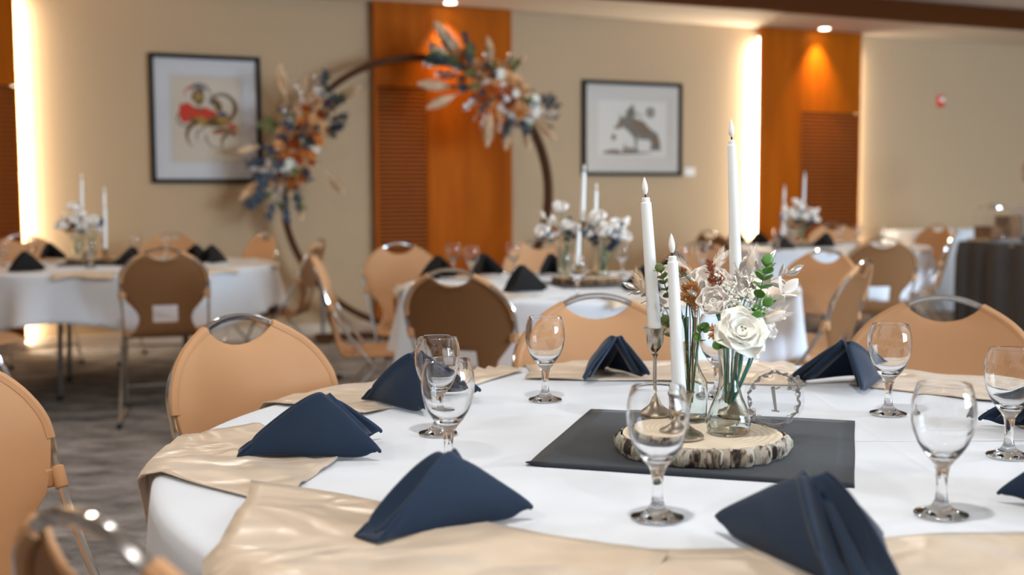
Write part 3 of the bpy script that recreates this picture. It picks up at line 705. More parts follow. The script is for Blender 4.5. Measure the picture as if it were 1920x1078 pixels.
# ------------------------------------------------------------------ goblets
GP = [(.0001, .0035), (.026, .0015), (.0322, .001), (.033, .0025), (.031, .0045), (.020, .0075), (.0115, .0125), (.0075, .021), (.0062, .032), (.0064, .044), (.0080, .056), (.0105, .064), (.0155, .0705),
      (.0225, .079), (.0300, .091), (.0352, .105), (.0381, .119), (.0388, .131), (.0379, .144), (.0352, .156), (.0322, .1650), (.0314, .1654), (.0310, .1646), (.0340, .156), (.0366, .144), (.0375, .131), (.0368, .119), (.0339, .106), (.0287, .093), (.021, .083), (.012, .0765), (.0001, .074)]
b = MB(); b.lathe(GP, 40); GM = b.mesh('goblet', M['glass'])
GMS = [GM]
def goblet(x, y, label, group, z=.7545):
    return tag(obj('wine_goblet', GM, None, None, True, (x * .990, y * .990, z)), label, 'glass', group)
GG = 'clear wine goblets on the foreground table'
goblet(.181, 1.397, 'goblet in front of the centrepiece, overlapping the wood slice', GG)
goblet(.065, 2.229, 'goblet at the back of the foreground table, left of the open navy napkin', GG)
goblet(.693, 2.071, 'goblet right of the number sign, before the right tan chair', GG)
goblet(.540, 1.406, 'nearest goblet at the lower right, largest in view', GG)
goblet(.765, 1.727, 'goblet at the right picture edge in front of a napkin', GG)
goblet(-.127, 1.912, 'rear one of the two overlapping goblets at the left', GG)
goblet(-.094, 1.640, 'front one of the two overlapping goblets, stem behind the blue lit napkin', GG)
goblet(.411, 2.257, 'goblet hidden behind the flowers, only its foot and stem clear', GG)

# ------------------------------------------------------------------ wood slice, candles, holders, vases
def slice_obj(c, r, label, z=.7565, th=.027, detail=120, seed=3):
    g = thing('wood_slice', label, 'wood slice', (c[0], c[1], z)); q = random.Random(seed)
    ph = [q.random() * 6 for _ in range(6)]
    def rad(a): return r * (1 + .018 * sin(2 * a + ph[0]) + .014 * sin(3 * a + ph[1]) + .010 * sin(5 * a + ph[2]))
    b = MB(); n = detail; rows = []
    for (f, zz) in ((.93, .001), (.975, .0), (1.0, .35), (.995, .7), (.972, .97), (.95, 1.0)):
        row = []
        for k in range(n + 1):
            a = 2 * pi * (k % n) / n; qq = random.Random(k % n + seed * 77)
            g1 = abs(sin(a * 19 + 2 * sin(a * 7 + ph[3]))) ** .5; j = (g1 - .6) * .018 + (qq.random() - .5) * .009
            fade = 1 if .2 < zz < .95 else .6
            row.append(Vector(((rad(a) * f + j * fade) * cos(a + (qq.random() - .5) * .01), (rad(a) * f + j * fade) * sin(a), th * zz + (.0012 * sin(31 * a) if zz > .9 else 0))))
        rows.append(row)
    b.grid(rows); obj('bark', b, M['bark' if z < .757 else 'bark2'], g)['label'] = 'rough grey brown bark edge'
    b = MB(); rows = [[Vector((rad(2 * pi * k / n) * f * cos(2 * pi * k / n), rad(2 * pi * k / n) * f * sin(2 * pi * k / n), th + .0004)) for k in range(n + 1)] for f in (.001, .5, .955)]
    rows.append([v - Vector((0, 0, .004)) for v in rows[-1]]); b.grid(rows); obj('cut_face', b, M['cut'], g)['label'] = 'pale smooth cut wood face'
    return g
slice_obj((.295, 1.756), .127, 'round wood slice with bark edge on the foreground table')
ZS = .7565 + .0278
def candle(base, top, r0, r1, label, group, seg=16):
    base = Vector(base); top = Vector(top); h = (top - base).length
    g = thing('taper_candle', label, 'candle', base, 0, group); q = Vector((0, 0, 1)).rotation_difference(top - base)
    g.rotation_euler = q.to_euler()
    b = MB(); b.lathe([(.0001, 0), (r0 * .95, 0), (r0, .004), (r1, h - .010), (r1 * .98, h - .009), (r1 * .8, h - .0075), (r1 * .76, h - .001), (r1 * .6, h), (.0001, h)], seg); obj('wax_body', b, M['candle'], g)
    b = MB(); b.tube([(0, 0, h - .001), (0, 0, h + .007)], .0014, 6); obj('wick', b, M['wick'], g)['label'] = 'black wick'
    b = MB(); b.lathe([(.0018, h + .005), (.0042, h + .009), (.0050, h + .014), (.0046, h + .020), (.0030, h + .027), (.0012, h + .032), (.0001, h + .034)], 12); obj('flame_bulb', b, M['flame'], g)
    return g
HN = [(.0001, 0), (.030, 0), (.0335, .002), (.034, .005), (.031, .0085), (.022, .013), (.013, .020), (.0085, .028), (.006, .034)]
def holder(p, h, label, mat='nickel', group=None, seg=24):
    g = thing('candlestick', label, 'candle holder', p, 0, group)
    b = MB(); b.lathe(HN + [(.0045, .036), (.0001, .036)], seg); obj('base', b, M[mat], g)
    if h > .08:
        b = MB(); b.lathe([(.0038, .03), (.0034, .06), (.0032, h - .055), (.0042, h - .048), (.0065, h - .045), (.0035, h - .041), (.0035, h - .03)], 14); obj('stem', b, M[mat], g)
    b = MB(); b.lathe([(.0035, h - .042), (.009, h - .036), (.0125, h - .031), (.0135, h - .022), (.0145, h - .010), (.0185, h - .002), (.0190, h), (.0125, h), (.0120, h - .012), (.0001, h - .012)], seg, flute=lambda a, z: .05 * cos(12 * a) if z > h - .03 else 0)
    obj('cup', b, M[mat], g)
    return g
GC = 'white taper candles in the foreground centrepiece'
holder((.239, 1.888, ZS), .150, 'tall pewter candlestick at the left of the wood slice')
candle((.239, 1.888, ZS + .1385), (.222, 1.888, 1.151), .0116, .0088, 'middle height white candle, left in the foreground centrepiece', GC)
holder((.258, 1.712, ZS), .072, 'low pewter candlestick at the front of the wood slice, behind a goblet')
candle((.2545, 1.712, ZS + .0605), (.242, 1.712, 1.063), .0112, .0080, 'lowest white candle at the front of the foreground centrepiece', GC)
holder((.374, 1.885, ZS), .235, 'tallest pewter candlestick, hidden by the flowers with its foot behind the vase')
candle((.373, 1.885, ZS + .2235), (.363, 1.885, 1.245), .0108, .0075, 'tallest white candle, rising from behind the flowers in the foreground', GC)

def vase(p, outer, wall, label, mat='vglass', flute=None, seg=32, group=None):
    inner = [(max(r - wall, .0008), z + (wall * 3 if i == 0 else 0)) for i, (r, z) in enumerate(outer)]
    prof = [(.0001, 0)] + outer + inner[::-1][:-1] + [(max(inner[0][0], .001), outer[0][1] + wall * 3), (.0001, outer[0][1] + wall * 3)]
    b = MB(); b.lathe(prof, seg, flute=flute)
    return tag(obj('glass_vase', b, M[mat], None, True, p), label, 'vase', group)
vase((.336, 1.746, ZS), [(.028, .0), (.0325, .004), (.0345, .014), (.0335, .026), (.029, .040), (.022, .056), (.0165, .074), (.0145, .092), (.0155, .112), (.0175, .128), (.0185, .138), (.020, .142)], .0018,
     'hourglass shaped clear bud vase holding the white rose, front right of the wood slice', flute=lambda a, z: .02 * cos(10 * a) if .03 < z < .125 else 0)
vase((.291, 1.850, ZS), [(.024, .0), (.0275, .004), (.0285, .020), (.0290, .045), (.0275, .066), (.020, .082), (.0140, .096), (.0135, .120), (.0155, .124), (.0155, .130)], .0018,
     'faceted clear bottle vase behind the low candle', flute=lambda a, z: (.05 * abs(sin(4 * a)) + .02 * sin(z * 300)) if z < .07 else 0)

# table number: clear acrylic disc with a silver wreath and a reversed 1
g = thing('table_number_sign', 'clear round sign with a silver floral wreath and reversed numeral 1', 'sign', (.417, 1.792, ZS), radians(-4))
ra = .048; b = MB(); b.lathe([(.0001, -.001), (ra, -.001), (ra, .001), (.0001, .001)], 48)
b.v = [Matrix.Rotation(pi / 2, 3, 'X') @ v + Vector((0, 0, ra - .002)) for v in b.v]; obj('acrylic_disc', b, M['acrylic'], g)
M['sign'] = pm('silver_grey_print', (.36, .35, .33, 1), .4, .3)
def flat(pts, nm): b = MB(); b.poly([(x, z + ra - .002) for x, z in pts], .0006); b.v = [v + Vector((0, -.0018, 0)) for v in b.v]; return obj(nm, b, M['sign'], g, False)
flat([(-.0055, .019), (.0005, .0205), (.0050, -.0185), (.0008, -.0195)], 'numeral_stem')
flat([(-.0035, .0182), (.0035, .0150), (.0095, .0178), (.0088, .0205), (.0060, .0190), (.0020, .0170), (-.002, .0206)], 'numeral_flag')
flat([(-.0035, -.0175), (.0085, -.0190), (.0082, -.0215), (-.0037, -.0200)], 'numeral_foot')
flat([(x, z) for x, z in arc(0, 0, ra - .007, 128, 352, .0012, .0020, 30)], 'wreath_twig'); flat([(x, z) for x, z in arc(0, 0, ra - .006, 20, 128, .0030, .0016, 16)], 'wreath_twig')
q = random.Random(4)
for a in list(range(134, 225, 15)) + list(range(300, 385, 11)) + list(range(52, 128, 15)):
    rr = ra - .007 + (q.random() - .5) * .006; aa = radians(a); flat(blob(rr * cos(aa), rr * sin(aa), .0052, .0024, aa + pi / 2 + (.7 if a % 2 else -.6), 10), 'wreath_leaf')
for a in (210, 232, 308, 338, 12, 100, 150):
    aa = radians(a); rr = ra - .010; flat(arc(rr * cos(aa), rr * sin(aa), .0038, a, a + 290, .0012, .0007, 12), 'wreath_curl')
for k, rr in enumerate((.0105, .0072, .0040)):
    flat(arc(.033, .024, rr, 20 * k, 20 * k + 352, .0017, .0017, 20), 'wreath_rose')
for a in range(0, 360, 72): flat(blob(.033 + .0112 * cos(radians(a)), .024 + .0112 * sin(radians(a)), .0042, .0032, radians(a), 8), 'wreath_rose_petal')
b = MB(); b.box((0, .0, .002), (.030, .012, .006)); obj('foot_block', b, M['acrylic'], g, False)

# ------------------------------------------------------------------ flower parts
def petal_mesh(name, mat, w, h, cup, curl, nu=6, nv=6, tip=.0, ruffle=0):
    b = MB(); rows = []
    for i in range(nv + 1):
        v = i / nv; prof = sin(pi * min(1, .12 + v * (.80 - tip * .5))) ** .6 * (1 - tip * v ** 3); row = []
        for j in range(nu + 1):
            u = j / nu * 2 - 1; x = w * u * prof
            y = cup * (u * u) * -1 * (.4 + .6 * v) + curl * (v ** 3) + cup * .5 * sin(pi * v) - .0 + ruffle * sin(7 * u + 3 * v) * v
            row.append(Vector((x, y, h * v - .06 * h * u * u * v)))
        rows.append(row)
    b.grid(rows); me = b.mesh(name, mat); return me
def solid_leaf(name, mat, w, h, fold=.15, n=6, nrow=8, pw=.8):
    b = MB(); rows = []
    for i in range(nrow + 1):
        v = i / nrow; ww = w * max(.02, sin(pi * v)) ** pw
        rows.append([Vector((ww * u, -fold * w * (1 - abs(u)) + .12 * h * v * v, h * v)) for u in (-1, -.5, 0, .5, 1)])
    b.grid(rows); return b.mesh(name, mat)
PM = {'rose': petal_mesh('petal', M['rose'], .027, .034, .011, .011, nu=8, nv=8, tip=.15, ruffle=.0004), 'inner': petal_mesh('petal', M['rose'], .014, .026, .010, -.002),
      'cream': petal_mesh('petal', M['cream'], .023, .030, .013, .006, nu=8, nv=8, ruffle=.0005),
      'round': solid_leaf('leaf', M['leaf'], .0085, .019, .2, pw=.55), 'olive': solid_leaf('leaf', M['leafd'], .0085, .017, .2, pw=.55), 'silver': solid_leaf('leaf', M['silver'], .0062, .032, .35, pw=.8),
      'whiteleaf': solid_leaf('leaf', M['cream'], .013, .045, .35, pw=.7)}
for me in PM.values(): pass
def orient(d, spin=0.0):
    d = Vector(d).normalized(); return (Vector((0, 0, 1)).rotation_difference(d)).to_matrix() @ Matrix.Rotation(spin, 3, 'Z')
def part_at(nm, me, parent, p, Mx, sc=1.0, solid=.0006):
    o = obj(nm, me, None, parent); mm = Mx.to_4x4(); mm.translation = Vector(p) - parent.location; o.matrix_local = mm @ Matrix.Scale(sc, 4)
    if solid: md = o.modifiers.new('thick', 'SOLIDIFY'); md.thickness = solid; md.offset = 0
    return o
def stem(parent, a, b_, r, mat='stemg', bow=.01, name='stem'):
    a = Vector(a); b_ = Vector(b_); mid = (a + b_) / 2 + Vector((bow, 0, .01)); mb = MB()
    # rise out of the vase neck first
    mb.tube([p - parent.location for p in smoothpath([a, mid, b_], 6)], r, 6); return obj(name, mb, M[mat], parent)
def rose(basep, head, d, label, sc=1.0, stemmat='stemt', kind='rose', group=None, layers=((3, 2, .55), (3, 10, .72), (4, 22, .82), (4, 38, 1.0), (5, 56, 1.18), (4, 78, 1.30)), name='white_rose'):
    g = thing(name, label, 'flower', basep, 0, group); O = orient(d); h = Vector(head); stem(g, basep, h - O @ Vector((0, 0, .012)) * sc, .0018, stemmat)
    b = MB(); b.lathe([(.0001, 0), (.003, .004), (.0045, .010), (.004, .016), (.0001, .021)], 10); me = b.mesh('rose_heart', M['bud'] if kind == 'rose' else M['cream'])
    part_at('rose_heart', me, g, h - O @ Vector((0, 0, .008)) * sc, O, sc, 0)
    for L_, (n, tilt, s_) in enumerate(layers):
        for k in range(n):
            a = 2 * pi * k / n + L_ * .7; Mx = O @ Matrix.Rotation(a, 3, 'Z') @ Matrix.Rotation(-radians(tilt), 3, 'X')
            src = PM['inner'] if L_ < (2 if kind == 'rose' else 1) else PM['rose' if kind == 'rose' else 'cream']
            off = O @ Matrix.Rotation(a, 3, 'Z') @ Vector((0, .004 + .002 * L_, -.010 + .001 * L_)) * sc
            part_at('petal', src, g, h + off, Mx, sc * s_, .0008)
    return g
def hare_tail(basep, head, d, label, ln=.045, r=.0085, mat='hare', group=None, hairs=260):
    g = thing('bunny_tail_grass', label, 'flower', basep, 0, group); O = orient(d); h = Vector(head) - g.location
    stem(g, basep, head, .0008, 'hare' if mat == 'hare' else 'haretan')
    q = random.Random(label); b = MB(); rows = []
    prof = [(.05, 0), (.6, .10), (.95, .28), (1, .45), (.85, .68), (.5, .88), (.03, 1.0)]
    for f, v in prof: rows.append([h + O @ Vector((r * f * cos(2 * pi * k / 12) * .85, r * f * sin(2 * pi * k / 12) * .85, ln * v)) for k in range(13)])
    b.grid(rows)
    for _ in range(hairs):
        v = q.random() ** .8; a = q.random() * 2 * pi; f = sin(pi * min(.98, .05 + v * .9)) ** .6
        p = h + O @ Vector((r * f * .8 * cos(a), r * f * .8 * sin(a), ln * v)); dd = O @ Vector((cos(a) * .55, sin(a) * .55, 1.0 + q.random() * .5)); dd = dd.normalized() * (.009 + .007 * q.random())
        sd = dd.cross(O @ Vector((cos(a + 1.5), sin(a + 1.5), 0))).normalized() * .00035
        b.add([p - sd, p + sd, p + dd], [(0, 1, 2)])
    obj('seed_head', b, M[mat], g); return g
def leaf_stem(basep, pts, label, leaf='round', n=10, sc=1.0, mat='stemg', group=None, name='eucalyptus_stem', pair=True, open_=62, seed=1, skip=.35):
    g = thing(name, label, 'foliage', basep, 0, group); q = random.Random(seed)
    path = smoothpath([basep] + list(pts), 8); mb = MB(); mb.tube([p - g.location for p in path], [.0016 * (1 - .5 * i / len(path)) for i in range(len(path))], 6); obj('stem', mb, M[mat], g)
    for k in range(n):
        f = skip + (1 - skip) * (k + .6) / n; i = min(int(f * (len(path) - 1)), len(path) - 2); p = path[i]; t = (path[i + 1] - path[i]).normalized()
        for s_ in ((0, pi) if pair else (0,)):
            a = k * 1.25 + s_ + q.random() * .5; Mx = orient(t, a) @ Matrix.Rotation(-radians(open_ * (1 - .4 * f) + q.random() * 12), 3, 'X')
            part_at('leaf', PM[leaf], g, p, Mx, sc * (1.1 - .35 * f) * (.85 + .3 * q.random()), .0005)
    part_at('leaf', PM[leaf], g, path[-1], orient(path[-1] - path[-2]), sc * .9, .0005)
    return g
def sprig(basep, pts, label, mat, n=70, ln=.010, th=.0008, name='dried_sprig', group=None, spread=.02, seed=2, skip=.45):
    g = thing(name, label, 'foliage', basep, 0, group); q = random.Random(seed); path = smoothpath([basep] + list(pts), 8)
    mb = MB(); mb.tube([p - g.location for p in path], .0009, 5); obj('stem', mb, M[mat], g); b = MB()
    for _ in range(n):
        f = skip + (1 - skip) * q.random(); i = min(int(f * (len(path) - 1)), len(path) - 2); p = path[i] - g.location; t = (path[i + 1] - path[i]).normalized()
        dd = (orient(t) @ Vector((q.uniform(-1, 1), q.uniform(-1, 1), .8))).normalized(); e = p + dd * spread * (1.25 - f) * q.uniform(.5, 1.2)
        b.tube([p, e], [th * .6, th * .5], 4)
        for _ in range(3):
            d2 = (dd + Vector((q.uniform(-1, 1), q.uniform(-1, 1), q.uniform(-.6, 1))) * .7).normalized() * ln * q.uniform(.4, 1)
            b.tube([e - dd * .003, e + d2 * .6, e + d2], [th * .6, th * 1.3, th * .3], 4)
    o = obj('bristle', b, M[mat], g); o['kind'] = 'stuff'; return g
def breath(basep, head, label, n=22, rad=.022, sc=.0042, mat='breath', seed=5, name='baby_breath'):
    g = thing(name, label, 'flower', basep, 0); q = random.Random(seed); h = Vector(head); stem(g, basep, h, .0009, 'stemt')
    b = MB(); s_ = MB()
    for _ in range(n):
        p = h - g.location + Vector((q.gauss(0, rad * .55), q.gauss(0, rad * .4), q.gauss(0, rad * .5)))
        s_.tube([h - g.location - Vector((0, 0, .02)), p], .0004, 4)
        for k in range(5):
            c = p + Vector((q.gauss(0, 1), q.gauss(0, 1), q.gauss(0, 1))) * sc * .45; rr = sc * .55
            vs = [c + Vector(v) * rr for v in ((1, 0, 0), (-1, 0, 0), (0, 1, 0), (0, -1, 0), (0, 0, 1), (0, 0, -1))]
            b.add(vs, [(0, 2, 4), (2, 1, 4), (1, 3, 4), (3, 0, 4), (2, 0, 5), (1, 2, 5), (3, 1, 5), (0, 3, 5)])
    o = obj('florets', b, M[mat], g); o['kind'] = 'stuff'; obj('twigs', s_, M['stemg'], g)
    return g
VA = (.336, 1.746, ZS + .045); VAn = (.336, 1.746, ZS + .135); VB = (.291, 1.850, ZS + .03); VBn = (.291, 1.850, ZS + .125)
def va(dx, dy=0): return (VA[0] + dx, VA[1] + dy, VA[2] + abs(dx) * .8)
def vb(dx, dy=0): return (VB[0] + dx, VB[1] + dy, VB[2])
rose(va(.002), (.347, 1.705, .950), (.10, -.85, .55), 'large open white rose at the front of the bouquet', .72)
rose(va(-.004, .004), (.316, 1.775, .985), (-.25, -.75, .6), 'white peony bloom left of the open rose', .80, kind='cream', name='white_peony', layers=((4, 8, .8), (5, 20, 1.0), (6, 38, 1.1)))
rose(va(.004, .006), (.322, 1.845, 1.010), (-.1, -.7, .8), 'hazy white bloom behind the rust sprig', .90, kind='cream', name='white_peony', layers=((4, 14, .8), (5, 34, 1.1), (6, 58, 1.2)))
rose(va(.006, .002), (.398, 1.800, .955), (.75, -.4, .3), 'white bloom turned right, behind the open rose', .80, kind='cream', name='white_peony', layers=((3, 14, .8), (4, 34, 1.1), (4, 60, 1.3)))
rose(vb(-.004), (.248, 1.915, .965), (-.5, -.6, .5), 'small white bloom between the two left candles', .55, kind='cream', name='white_peony', layers=((4, 14, .8), (5, 44, 1.2)))
rose(vb(.002, .004), (.265, 1.900, 1.020), (-.2, -.6, .8), 'small white bloom above the bottle vase', .6, kind='cream', name='white_peony', layers=((4, 20, .8), (5, 50, 1.2)))
hare_tail(vb(-.003), (.228, 1.90, .985), (-.50, 0, .9), 'tan bunny tail grass leaning left of the tall left candle', .046, .0085, 'haretan')
hare_tail(vb(.002, .003), (.305, 1.87, 1.010), (-.75, 0, .75), 'long white bunny tail grass just right of the low candle tip', .056, .0095)
hare_tail(va(-.006, .003), (.325, 1.86, 1.025), (.55, 0, .85), 'white bunny tail grass leaning right in front of the tallest candle', .044, .0075)
hare_tail(va(.005, .004), (.384, 1.82, 1.028), (.08, 0, 1), 'white bunny tail grass standing upright right of the tallest candle', .040, .0078)
hare_tail(va(.008, -.002), (.385, 1.76, .955), (.9, 0, .42), 'grey white bunny tail grass leaning far right', .046, .0095)
leaf_stem(va(.003), [(.362, 1.742, .94), (.385, 1.752, 1.01), (.394, 1.756, 1.045)], 'bright green eucalyptus stem rising at the right of the bouquet', n=7, seed=3, sc=1.15)
leaf_stem(va(.006), [(.352, 1.742, .93), (.368, 1.72, .965)], 'short green leaf cluster beside the white rose', n=3, seed=8, sc=1.1)
leaf_stem(vb(-.002), [(.272, 1.84, .94), (.252, 1.845, 1.00), (.243, 1.85, 1.03)], 'olive green eucalyptus stem between the two left candles', 'olive', n=7, seed=5)
leaf_stem(vb(.003), [(.300, 1.82, .92), (.303, 1.79, .945)], 'small green leaf spray over the bottle vase neck', n=2, seed=9, sc=1.0)
leaf_stem(vb(.0), [(.285, 1.85, .96), (.290, 1.83, 1.01), (.270, 1.82, 1.032)], 'thin green twig arching between candle and bloom', n=3, seed=12, sc=.6, pair=False)
leaf_stem(va(.005, .004), [(.380, 1.80, .97), (.405, 1.81, 1.01), (.445, 1.82, 1.030)], 'silver painted leaf branch at the far right of the bouquet', 'silver', n=6, seed=6, mat='silver', name='silver_leaf_branch', open_=70)
leaf_stem(va(.001, .005), [(.352, 1.83, .98), (.368, 1.83, 1.03)], 'silver painted leaf branch at the foot of the tallest candle', 'silver', n=4, seed=16, mat='silver', name='silver_leaf_branch', open_=60)
leaf_stem(vb(-.005, -.002), [(.262, 1.88, .95), (.235, 1.90, .985), (.212, 1.90, .997)], 'silver painted leaf branch left of the tall left candle', 'silver', n=5, seed=7, mat='silver', name='silver_leaf_branch', open_=65, skip=.5)
leaf_stem(vb(.004, .0), [(.300, 1.83, .96), (.300, 1.80, 1.0)], 'grey leaf twig crossing in front of the low candle', 'silver', n=2, seed=19, mat='silver', name='silver_leaf_branch', pair=False)
sprig(va(-.002, .002), [(.325, 1.79, .98), (.322, 1.79, 1.02), (.313, 1.79, 1.047)], 'rust red feathery sprig at the top centre of the bouquet', 'rust', 60, .008, seed=21)
sprig(vb(.003, .0), [(.296, 1.83, .95), (.292, 1.82, .985), (.285, 1.82, 1.005)], 'ochre dried sprig right of the low candle', 'ochre', 90, .012, .0009, seed=22, spread=.028)
sprig(vb(.001, .004), [(.291, 1.85, .96), (.279, 1.86, 1.015), (.277, 1.86, 1.03)], 'rust sprig peeking between the low candle and a bunny tail', 'rust', 40, .008, seed=23)
sprig(va(-.003, -.002), [(.318, 1.75, .93), (.312, 1.73, .945)], 'short orange dried sprig below the white peony', 'ochre', 36, .010, .0012, seed=24)
breath(va(.0, .003), (.355, 1.765, .985), 'cluster of ivory baby breath above the open rose', 34, .026)
breath(va(.004, .003), (.330, 1.790, 1.005), 'cluster of ivory baby breath beside the rust sprig', 24, .020, seed=6)
breath(vb(.002, .0), (.294, 1.85, .990), 'faint baby breath behind the ochre sprig', 22, .022, .0036, seed=7)
breath(va(.006, -.002), (.380, 1.745, .940), 'loose baby breath right of the open rose', 12, .016, .0045, seed=8)
rose(va(.006, -.004), (.372, 1.735, .925), (.6, -.7, .1), 'half closed ivory bloom below the right of the open rose', .55, kind='rose', name='white_rose', layers=((3, 6, .6), (4, 22, .8), (5, 44, 1.0)))
rose(va(.0, .006), (.350, 1.83, 1.000), (.3, -.6, .8), 'white bloom between the tallest candle and the green stem', .75, kind='cream', name='white_peony', layers=((4, 14, .8), (5, 34, 1.1), (6, 56, 1.2)))
rose(vb(.004, -.002), (.283, 1.835, 1.005), (-.3, -.8, .5), 'white bloom just right of the low candle', .62, kind='cream', name='white_peony', layers=((4, 14, .8), (5, 34, 1.1)))
leaf_stem(va(.004, .004), [(.375, 1.79, .95), (.405, 1.78, .98), (.425, 1.775, 1.000)], 'pale fabric leaves fanning out at the right of the bouquet', 'whiteleaf', n=4, seed=26, mat='leafd', name='pale_leaf_spray', open_=60, sc=.8)
leaf_stem(va(.002, .006), [(.350, 1.80, .97), (.375, 1.80, 1.01), (.402, 1.80, 1.045)], 'silver painted leaf branch behind the green stem', 'silver', n=6, seed=27, mat='silver', name='silver_leaf_branch', open_=65)
leaf_stem(va(-.004, .0), [(.325, 1.73, .92), (.318, 1.715, .93)], 'two green leaves below the white peony', n=2, seed=28, sc=1.2)
leaf_stem(va(.004, .0), [(.355, 1.75, .95), (.385, 1.735, .985)], 'green leaves right above the open rose', n=4, seed=29, sc=1.1)
leaf_stem(vb(-.004, .0), [(.265, 1.83, .92), (.250, 1.82, .95)], 'olive leaves low between the two left candles', 'olive', n=4, seed=30, sc=1.0)
# a bunch of bare brown-green stalks in the bottle vase
for k in range(6):
    g = thing('dried_stalk', 'bare brown green stalk standing in the bottle vase', 'foliage', vb(.004 * cos(k * 2.1), .004 * sin(k * 2.1)), 0, 'bare stalks in the bottle vase')
    stem(g, g.location, (.291 + .010 * cos(k * 1.7), 1.85 + .012 * sin(k * 1.7), .955), .0013, 'stemg' if k % 2 else 'leafd', 0)

# ------------------------------------------------------------------ background centrepieces and settings
def simple_bloom(p, label, group, mat='cream', base=None, sc=1.0, kind='cream'):
    g = thing('white_bloom', label, 'flower', base, 0, group); h = Vector(p)
    stem(g, base, h, .0018, 'stemg'); O = orient((h - Vector(base)) + Vector((0, -.12, 0)))
    for L_, (n, tilt, s_) in enumerate(((3, 10, .8), (5, 45, 1.1))):
        for k in range(n):
            Mx = O @ Matrix.Rotation(2 * pi * k / n + L_, 3, 'Z') @ Matrix.Rotation(-radians(tilt), 3, 'X')
            part_at('petal', PM[kind], g, h, Mx, sc * s_, 0)
    return g
VO = [(.028, .0), (.0325, .004), (.0345, .014), (.0335, .026), (.029, .040), (.022, .056), (.0165, .074), (.0145, .092), (.0155, .112), (.0185, .138), (.020, .142)]
VR = [(.030, .0), (.033, .004), (.033, .125), (.030, .13), (.032, .138)]
def centre(key, c, sl, candles, v1, v2, blooms, hold='antique', rot=0, cloth=True):
    if cloth:
        P = [(c[0] + .31 * cos(a), c[1] + .31 * sin(a)) for a in (rot + pi * 1.25, rot + pi * .75, rot + pi * .25, rot - pi * .25)]
        flat_cloth(P, 'square charcoal cloth in the middle of the %s' % key, .7545)
    slice_obj(sl, .155, 'round wood slice with bark edge on the %s' % key, .7575, .03, 60, seed=len(key))
    z = .7575 + .031
    for i, (x, y, ztop, hh, nm) in enumerate(candles):
        holder((x, y, z), hh, 'candlestick under the %s candle of the %s' % (nm, key), hold, seg=16)
        candle((x, y, z + hh - .0115), (x + .008, y, ztop - .03), .0112, .0085, '%s white candle of the %s' % (nm, key), 'white taper candles of the %s' % key, 12)
    vase((v1[0], v1[1], z), VR, .0018, 'straight clear glass vase on the wood slice of the %s' % key, seg=24)
    vase((v2[0], v2[1], z), VO, .0018, 'hourglass clear glass vase on the wood slice of the %s' % key, seg=24)
    for i, (vx, x, y, zz, kind, lb) in enumerate(blooms):
        bp = (v1 if vx == 1 else v2); bp = (bp[0], bp[1], z + .02)
        L_ = '%s on the %s' % (lb, key)
        if kind == 'b': simple_bloom((x, y, zz), L_, None, base=bp, sc=1.45)
        elif kind == 'h': hare_tail(bp, (x, y, zz), (Vector((x, y, zz)) - Vector(bp)), L_, .05, .010, hairs=80)
        elif kind == 'n': leaf_stem(bp, [((bp[0] + x) / 2, y, (bp[2] + zz) / 2 + .03), (x, y, zz)], L_, 'dusty', n=7, sc=2.0, name='navy_leaf_stem', skip=.5)
        elif kind == 'o': sprig(bp, [((bp[0] + x) / 2, y, (bp[2] + zz) / 2 + .03), (x, y, zz)], L_, 'ochre', 40, .02, .0018, spread=.03)
        elif kind == 's': leaf_stem(bp, [((bp[0] + x) / 2, y, (bp[2] + zz) / 2 + .03), (x, y, zz)], L_, 'whiteleaf', n=5, sc=1.0, mat='silver', name='pale_leaf_branch', skip=.5)
PM['dusty'] = solid_leaf('leaf', M['dustblue'], .0085, .019, .2, pw=.55)
def bset(v1, v2, w=.10):
    return [(1, v1[0] - .09, v1[1], 1.045, 'h', 'white bunny tail grass leaning left'), (1, v1[0] - .02, v1[1] - .02, 1.09, 'b', 'upper white bloom of the left vase'), (1, v1[0] - .095, v1[1] - .02, .985, 'b', 'low white bloom of the left vase'),
            (1, v1[0] + .02, v1[1] - .02, 1.03, 'n', 'navy leaf stem in the left vase'), (1, v1[0] - .05, v1[1] - .03, 1.01, 'o', 'ochre sprig in the left vase'), (1, v1[0] - .06, v1[1], 1.02, 's', 'pale leaf branch in the left vase'),
            (2, v2[0] - .02, v2[1] - .02, 1.05, 'b', 'upper white bloom of the right vase'), (2, v2[0] + .0, v2[1] - .04, .985, 'b', 'front white bloom of the right vase'), (2, v2[0] + .06, v2[1] - .02, 1.01, 'b', 'right white bloom of the right vase'),
            (2, v2[0] - .05, v2[1] - .02, 1.00, 'n', 'navy leaf stem in the right vase'), (2, v2[0] + .02, v2[1] - .02, 1.04, 'o', 'ochre sprig in the right vase'), (2, v2[0] + .10, v2[1], 1.03, 's', 'pale leaf branch in the right vase'), (2, v2[0] + .09, v2[1] + .0, .96, 'b', 'outermost small bloom of the right vase'),
            (2, v2[0] + .05, v2[1] - .05, .945, 'n', 'low navy leaf stem in the right vase')]
centre('middle table', (.39, 5.20), (.345, 5.23), [(.325, 5.24, 1.30, .255, 'tallest'), (.385, 5.30, 1.215, .17, 'second tallest'), (.295, 5.12, 1.03, .06, 'lowest')], (.245, 5.27), (.415, 5.20), bset((.245, 5.27), (.415, 5.20)), rot=.25)
centre('left table', (-2.56, 7.00), (-2.60, 7.03), [(-2.665, 7.05, 1.305, .19, 'tallest'), (-2.545, 7.10, 1.225, .12, 'second tallest'), (-2.50, 6.98, 1.13, .06, 'lowest')], (-2.66, 6.95), (-2.575, 6.95), bset((-2.645, 6.95), (-2.60, 6.95))[1:9], rot=.3)
